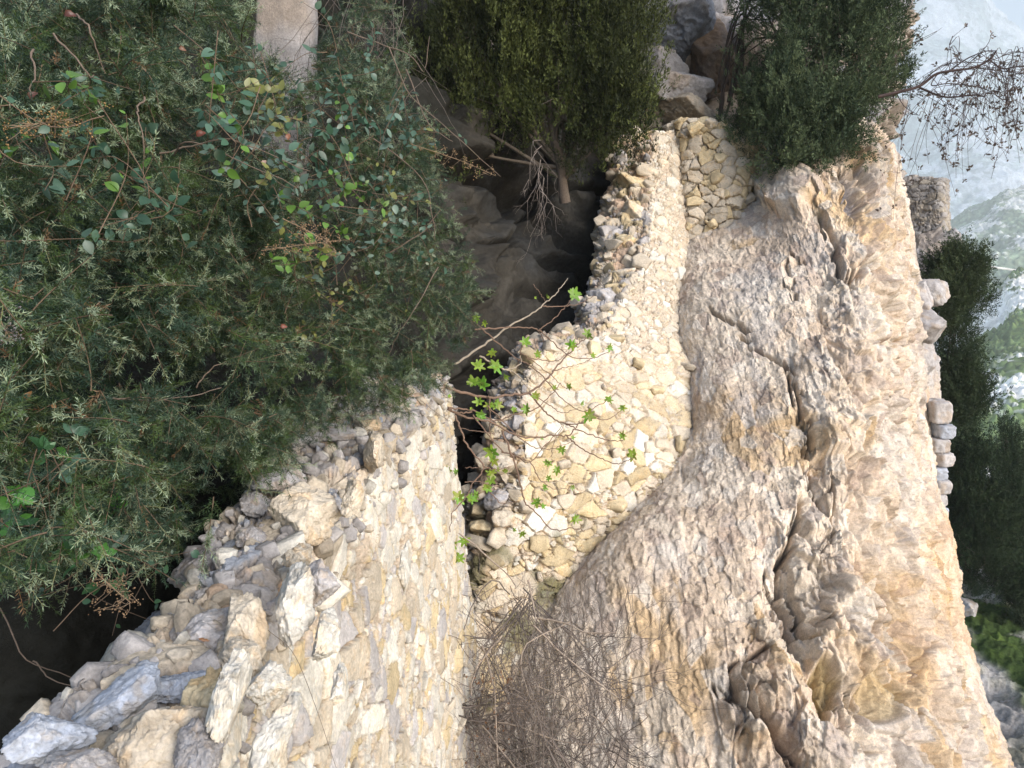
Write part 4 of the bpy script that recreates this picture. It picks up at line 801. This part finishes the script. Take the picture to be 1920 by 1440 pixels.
# ------------------------------------------------------------------ fig branches with fresh leaves
def z5(p): return [(640+x/3, 480+y/3) for x, y in p]
FB = [([(590, 740), (700, 772), (820, 795), (950, 782), (1055, 768), (1150, 700), (1215, 620), (1270, 560), (1340, 490), (1375, 465)], 5.6, 6.6, .012, .004),
      ([(1055, 768), (1110, 830), (1170, 895), (1250, 940), (1350, 942), (1378, 915)], 6.2, 6.3, .008, .004), ([(1250, 940), (1350, 985), (1450, 1022), (1540, 1040), (1590, 1032)], 6.3, 6.2, .006, .003),
      ([(600, 860), (700, 905), (830, 930), (960, 1000), (1060, 1022), (1180, 1008), (1270, 1010), (1315, 970), (1340, 930)], 5.5, 6.2, .009, .004), ([(1270, 1010), (1320, 1060), (1400, 1110), (1500, 1155), (1570, 1167), (1640, 1135)], 6.0, 6.0, .006, .003),
      ([(600, 850), (740, 870), (870, 925), (960, 895), (1080, 870), (1170, 790), (1235, 715)], 5.6, 6.5, .007, .003), ([(640, 610), (800, 500), (950, 392), (1080, 318), (1150, 262), (1220, 195), (1275, 125)], 6.0, 7.0, .009, .003),
      ([(1130, 280), (1200, 285), (1280, 280), (1350, 262), (1420, 225)], 6.8, 7.3, .006, .003), ([(750, 412), (880, 405), (1000, 400), (1100, 415), (1170, 470), (1280, 560), (1400, 577), (1500, 540)], 6.0, 6.9, .007, .003),
      ([(740, 370), (840, 450), (960, 560), (1080, 625), (1150, 700), (1250, 810), (1360, 872), (1490, 818)], 6.0, 6.4, .006, .003), ([(780, 560), (900, 632), (960, 650), (1010, 690), (1060, 765)], 5.8, 6.2, .007, .004), ([(900, 635), (950, 635), (1010, 605), (1005, 560)], 5.9, 6.1, .006, .003),
      ([(830, 790), (838, 900), (835, 1060)], 5.8, 5.7, .006, .003), ([(640, 890), (680, 1000), (740, 1110), (800, 1185), (740, 1280), (690, 1370), (630, 1440), (610, 1560)], 5.3, 5.2, .007, .003), ([(800, 1185), (880, 1200), (960, 1180)], 5.4, 5.6, .004, .002),
      ([(900, 980), (970, 1150), (1005, 1280), (1030, 1380), (1090, 1440), (1190, 1540), (1290, 1530), (1370, 1545)], 5.7, 5.6, .008, .003), ([(900, 1100), (1060, 1160), (1110, 1250), (1200, 1310), (1300, 1300)], 5.8, 6.0, .005, .002), ([(740, 900), (900, 1090), (960, 1110), (1060, 1160), (1150, 1060), (1240, 960)], 5.6, 6.1, .005, .0025),
      ([(1060, 575), (1200, 590), (1280, 540)], 6.2, 6.4, .004, .003), ([(1000, 540), (1060, 580), (1180, 670), (1240, 730), (1270, 745)], 6.1, 6.3, .004, .002), ([(1100, 790), (1200, 860), (1260, 880), (1350, 850)], 6.2, 6.3, .004, .002), ([(1185, 650), (1290, 620), (1400, 585)], 6.3, 6.5, .004, .002),
      ([(820, 840), (1000, 1020), (1100, 1080), (1200, 1080), (1300, 1040)], 5.7, 6.1, .005, .002), ([(1110, 420), (1200, 350), (1280, 260), (1300, 235)], 6.6, 6.9, .005, .0025), ([(1110, 415), (1140, 480), (1120, 430)], 6.5, 6.6, .003, .002), ([(1020, 480), (1000, 590), (985, 655)], 6.1, 6.2, .004, .002),
      ([(1080, 160), (1120, 210), (1150, 262)], 6.9, 6.9, .003, .003), ([(1400, 910), (1500, 918), (1590, 860)], 6.2, 6.3, .004, .002), ([(860, 1000), (800, 990), (660, 970)], 5.6, 5.4, .004, .002), ([(1180, 1130), (1200, 1040), (1250, 950)], 6.1, 6.2, .003, .002), ([(730, 880), (650, 880), (600, 850)], 5.5, 5.4, .006, .005),
      ([(700, 1190), (790, 1190)], 5.4, 5.4, .003, .002), ([(840, 1330), (900, 1390), (1000, 1380)], 5.6, 5.6, .004, .002), ([(690, 1270), (780, 1270), (880, 1300)], 5.5, 5.6, .004, .002)]
FL = [(1310, 215, 80), (1160, 228, 28), (1090, 235, 22), (1385, 440, 60), (1300, 500, 62), (1032, 485, 62), (1105, 555, 50), (848, 545, 58), (870, 620, 82), (775, 620, 75), (745, 715, 80), (790, 725, 95), (925, 678, 40), (1090, 785, 48), (1278, 735, 42), (1195, 742, 34), (1510, 515, 44), (1415, 562, 40), (1505, 805, 60), (1355, 828, 36), (1390, 895, 80), (1580, 855, 46), (790, 895, 62), (775, 820, 60), (830, 840, 55), (880, 840, 65), (970, 865, 45), (1040, 860, 68), (1580, 1010, 50), (1240, 1090, 58), (1130, 1025, 30), (1300, 1022, 28), (1640, 1115, 68), (850, 1105, 85), (855, 1150, 60), (1160, 1165, 50), (1212, 1205, 55), (600, 1200, 60), (645, 1215, 40), (840, 1225, 62), (840, 1262, 50), (820, 1308, 65), (1160, 1250, 42), (1140, 1300, 45), (660, 1360, 85), (730, 1365, 62), (760, 1345, 50), (1100, 1380, 60), (1130, 1410, 45), (1300, 1300, 32), (805, 375, 45), (760, 350, 48), (605, 790, 26), (730, 860, 24), (730, 1260+0, 1),
      (620, 1620, 75), (690, 1600, 75), (665, 1700, 75), (1320, 1480, 62), (970, 1540, 36), (1020, 1560, 46), (920, 1210, 40), (880, 1200, 34)]
def fig_leaf():
    lob = [(-150, .35), (-118, .62), (-92, .36), (-62, .85), (-38, .40), (0, 1.0), (38, .40), (62, .85), (92, .36), (118, .62), (150, .35)]
    v = [(0, 0, 0)]; 
    for i, (a, r) in enumerate(lob):
        for da, rr in (((-9, r*.86), (0, r), (9, r*.86)) if i % 2 else ((0, r),)):
            t = math.radians(a+da); v.append((rr*math.sin(t), rr*math.cos(t)*.95, .22*rr*rr+.05*math.sin(a)))
    return np.array(v), np.array([(0, i, i+1) for i in range(1, len(v)-1)])
fg = empty('fig_sapling', P(838, 760, 5.6), 'bare brown fig branches with fresh bright green leaves reaching across the middle wall', 'sapling')
fb = Bag()
for i, (pts, d0, d1, r0, r1x) in enumerate(FB):
    q = z5(pts); n = len(q); p = P(np.array([a for a, b in q]), np.array([b for a, b in q]), np.linspace(d0, d1, n)); cp_ = cr(p, n*6)
    fb.tube(cp_+.004*rng.normal(size=cp_.shape), r0*1.15, r1x*1.15, (.17, .115, .085) if i not in (6, 10, 11) else (.32, .27, .21), 6)
fb.build('branches', M_bark, fg)
lf = Bag(); tv, tf = fig_leaf()
for x, y, s in FL:
    if s < 2: continue
    X, Y = z5([(x, y)])[0]; d = np.interp(X, [830, 950, 1180], [5.55, 5.9, 6.2]); m = 2 if s > 45 else 1
    for k in range(m+1):
        sc = s/3/F*d*.62*rng.uniform(.8, 1.1); a = rng.uniform(-1.2, 1.2)+(2.4*k if k else 0)
        yd = np.array([[math.sin(a), rng.uniform(-.5, .3), math.cos(a)]]); nd = np.array([[rng.normal()*.5, -.8, .5+rng.normal()*.4]])
        lf.inst(tv, tf, P(X, Y, d)[None]+nrm(yd)*sc*.1, leaf_frames(yd, nd), np.array([sc]), np.array([[rng.uniform(.16, .27), rng.uniform(.30, .38), .045]])*rng.uniform(.75, 1.1))
lf.build('leaves', M_leaf, fg)

# ------------------------------------------------------------------ bare twigs
def twiggy(bag, a, b, r0, depth_lv, col, spread=.45, sag=0., n=8, kids=4, bow=.12):
    L = np.linalg.norm(b-a); m = (a+b)/2+rng.normal(size=3)*L*bow+np.array([0, 0, -sag*L*.3]); p = cr(np.array([a, m, b+np.array([0, 0, -sag*L*.3])]), n)
    bag.tube(p, r0, r0*.45, np.array(col)*rng.uniform(.7, 1.35), 4 if r0 < .006 else 5, L*.03); ends = [p[-1]]
    if depth_lv > 0:
        for k in range(kids):
            i = rng.integers(2, n); d = nrm((b-a)/L+rng.normal(size=3)*spread+np.array([0, 0, -sag])); ends += twiggy(bag, p[i], p[i]+d*L*rng.uniform(.3, .65), r0*.55, depth_lv-1, col, spread, sag, max(5, n-2), kids, bow)
    return ends
bs = empty('dead_bush', P(1000, 1440, 5.6), 'tangled grey brown leafless bush filling the gap between near wall and cliff at the bottom', 'bush')
b = Bag(); GB = (.15, .125, .11)
for k in range(130):
    ox, oy, od = [(985, 1130, 6.6), (880, 1350, 5.4), (1000, 1480, 5.3), (1100, 1500, 5.3)][rng.integers(4)]
    ex, ey = rng.uniform(830, 1165), rng.uniform(1170, 1500)
    twiggy(b, P(ox+rng.normal()*18, oy+rng.normal()*15, od+rng.normal()*.15), P(ex, ey, rng.uniform(5.0, 6.3)), rng.uniform(.003, .0075), 2, GB, .55, .05, 9, 4, .12)
for k in range(26):
    x = rng.uniform(840, 1130); twiggy(b, P(x+rng.normal()*30, 1200, 6.4), P(x, rng.uniform(1090, 1150), 6.5), .003, 1, (.17, .14, .12), .7, 0, 7, 4, .2)
for (pts, r0) in [([(905, 1210), (925, 1300), (930, 1440)], .008), ([(1070, 1165), (985, 1210), (990, 1290), (1015, 1330)], .006), ([(1000, 1170), (1060, 1230), (1150, 1300), (1170, 1310)], .008), ([(985, 1280), (1060, 1310), (1130, 1355)], .008), ([(870, 1345), (960, 1360), (1050, 1395), (1130, 1400)], .008), ([(880, 1345), (920, 1380), (990, 1470)], .009), ([(870, 1350), (860, 1400), (855, 1460)], .009), ([(1150, 1330), (1110, 1400), (1070, 1450)], .006), ([(1010, 1160), (1060, 1172), (1100, 1192), (1160, 1195)], .008), ([(940, 1190), (890, 1260), (880, 1300)], .007), ([(890, 1350), (850, 1400), (810, 1440)], .007), ([(990, 1090), (1000, 1140), (1005, 1170)], .008), ([(860, 1000), (950, 1070), (975, 1100)], .007)]:
    b.tube(cr(P(np.array([p[0] for p in pts]), np.array([p[1] for p in pts]), np.linspace(5.5, 5.2, len(pts))), 14), r0, r0*.5, (.33, .27, .22), 5, .015)
b.build('twigs', M_bark, bs)
dl = Bag(); q = P(rng.uniform(830, 960, 260), rng.uniform(1250, 1440, 260), rng.uniform(5.3, 5.9, 260)); dl.inst(*LT[0], q, leaf_frames(rng.normal(size=(260, 3)), rng.normal(size=(260, 3))), rng.uniform(.015, .035, 260), np.array([[.24, .13, .07]])*rng.uniform(.6, 1.4, (260, 1))); dl.build('dead_leaves', M_leaf, bs)
tb = empty('bare_branch', P(1640, 190, 12), 'leafless weeping branch with tiny leaf tufts against the hazy mountain at top right', 'branch')
b = Bag(); BR = (.085, .06, .055); ends = []
def z3(p, d): return P(np.array([1280+x/3 for x, y in p]), np.array([y/3 for x, y in p]), np.linspace(d, d-.6, len(p)))
mains = [([(1100, 545), (1205, 520), (1330, 485), (1420, 420), (1500, 400), (1640, 380), (1730, 330), (1765, 285)], .035), ([(1330, 492), (1420, 530), (1500, 547), (1640, 535), (1700, 545)], .022), ([(1500, 400), (1600, 330), (1700, 290), (1760, 285)], .014),
         ([(1430, 420), (1400, 480), (1490, 470), (1600, 480), (1700, 500), (1800, 560)], .012), ([(1730, 340), (1800, 385), (1920, 375), (2100, 420)], .016), ([(1640, 380), (1800, 400), (1950, 420)], .012), ([(1340, 470), (1450, 375), (1560, 350), (1700, 350), (1850, 300), (2000, 290)], .010), ([(1205, 530), (1250, 600), (1330, 650)], .010), ([(1500, 250), (1520, 210), (1590, 150)], .007), ([(1300, 240), (1380, 210), (1460, 155)], .006), ([(1560, 400), (1700, 270), (1740, 190)], .009), ([(1500, 400), (1510, 320), (1500, 250)], .007)]
MP = []
for p, r in mains: q = cr(z3(p, 11.6), 30); b.tube(q, r*.8, r*.35, BR, 6); MP.append(q)
for k in range(130):
    q = MP[rng.choice(len(MP), p=np.array([3, 3, 1, 2, 3, 2, 2, .7, .2, .2, .4, .2])/17.7)]; s = q[rng.integers(5, 30)]; L = rng.uniform(.5, 1.9)*rng.uniform(.4, 1); dx = rng.normal()*.35+.12
    p = cr(np.array([s, s+np.array([dx*.7, rng.normal()*.2, rng.uniform(-.1, .18)])*L*.5, s+np.array([dx*1.3, rng.normal()*.2, -.55*L])*[1, 1, 1], s+np.array([dx*1.2+rng.normal()*.15, rng.normal()*.2, -L])]), 12)
    b.tube(p, .0055, .0022, BR, 4)
    for j in (5, 8, 10, 11):
        if rng.uniform() < .35: ends.append(p[j])
        if rng.uniform() < .22: e = p[j]+rng.normal(size=3)*[.14, .08, .1]; b.tube(np.array([p[j], (p[j]+e)/2+.01, e]), .003, .002, BR, 3); ends.append(e)
b.build('twigs', M_bark, tb)
ends = np.array(ends+[z3([(x, y)], 11.4)[0] for x, y in ((1735, 190), (1745, 205), (1590, 150), (1900, 345), (1855, 570), (1330, 245), (1500, 285))]); l = Bag(); m = np.repeat(np.arange(len(ends)), 4)
l.inst(*LT[2], ends[m]+rng.normal(size=(len(m), 3))*.012, leaf_frames(rng.normal(size=(len(m), 3))+[0, 0, .3], rng.normal(size=(len(m), 3))), rng.uniform(.035, .07, len(m)), np.array([[.10, .075, .06]])*rng.uniform(.7, 1.3, (len(m), 1))); l.build('leaf_tufts', M_leaf, tb)
db = empty('dead_shrub', P(1025, 390, 11.3), 'small bleached leafless shrub hanging in the dark gully under the middle juniper', 'shrub'); b = Bag()
for k in range(9): twiggy(b, P(1015+rng.normal()*4, 262+12*k, 11.2), P(1015+rng.normal()*28, 300+14*k+rng.uniform(0, 30), 11.2+rng.normal()*.15), .006, 2, (.20, .17, .15), .5, .25, 7, 3, .2)
b.build('twigs', M_bark, db)
vn = empty('dry_vine', P(700, 200, 4.4), 'tangle of bare pale vine stems at the top between the climber and the gully', 'vine'); b = Bag()
for k in range(20):
    x = rng.uniform(590, 760); twiggy(b, P(x, -20, 4.6), P(x+rng.normal()*60, rng.uniform(60, 260), 4.2+rng.normal()*.2), .0026, 1, (.13, .11, .095), .5, .2, 9, 3, .15)
for pts in ([(730, 90), (770, 180), (860, 260), (930, 330)], [(700, 260), (790, 330), (812, 400), (815, 450)], [(640, 350), (740, 365), (800, 355)], [(720, 480), (790, 440), (830, 400)], [(650, 60), (760, 100), (790, 130), (800, 60)], [(760, 130), (800, 230), (845, 262)]):
    b.tube(cr(P(np.array([p[0] for p in pts]), np.array([p[1] for p in pts]), np.full(len(pts), 3.3)), 16), .0032, .0014, (.15, .115, .09), 5, .01)
b.build('stems', M_bark, vn)
for lb, pts, d, r in [('thin curved dry grass stalk lying across the face of the near wall', [(503, 1182), (550, 1225), (590, 1320), (632, 1445)], 1.62, .0009), ('thin pale stalk against the upper right of the near wall', [(788, 750), (820, 775), (845, 790)], 3.6, .0014)]:
    b = Bag(); b.tube(cr(P(np.array([p[0] for p in pts]), np.array([p[1] for p in pts]), np.full(len(pts), d)), 20), r, r*.6, (.16, .13, .10), 4); tag(b.build('grass_stalk', M_bark), lb, 'grass stalk')
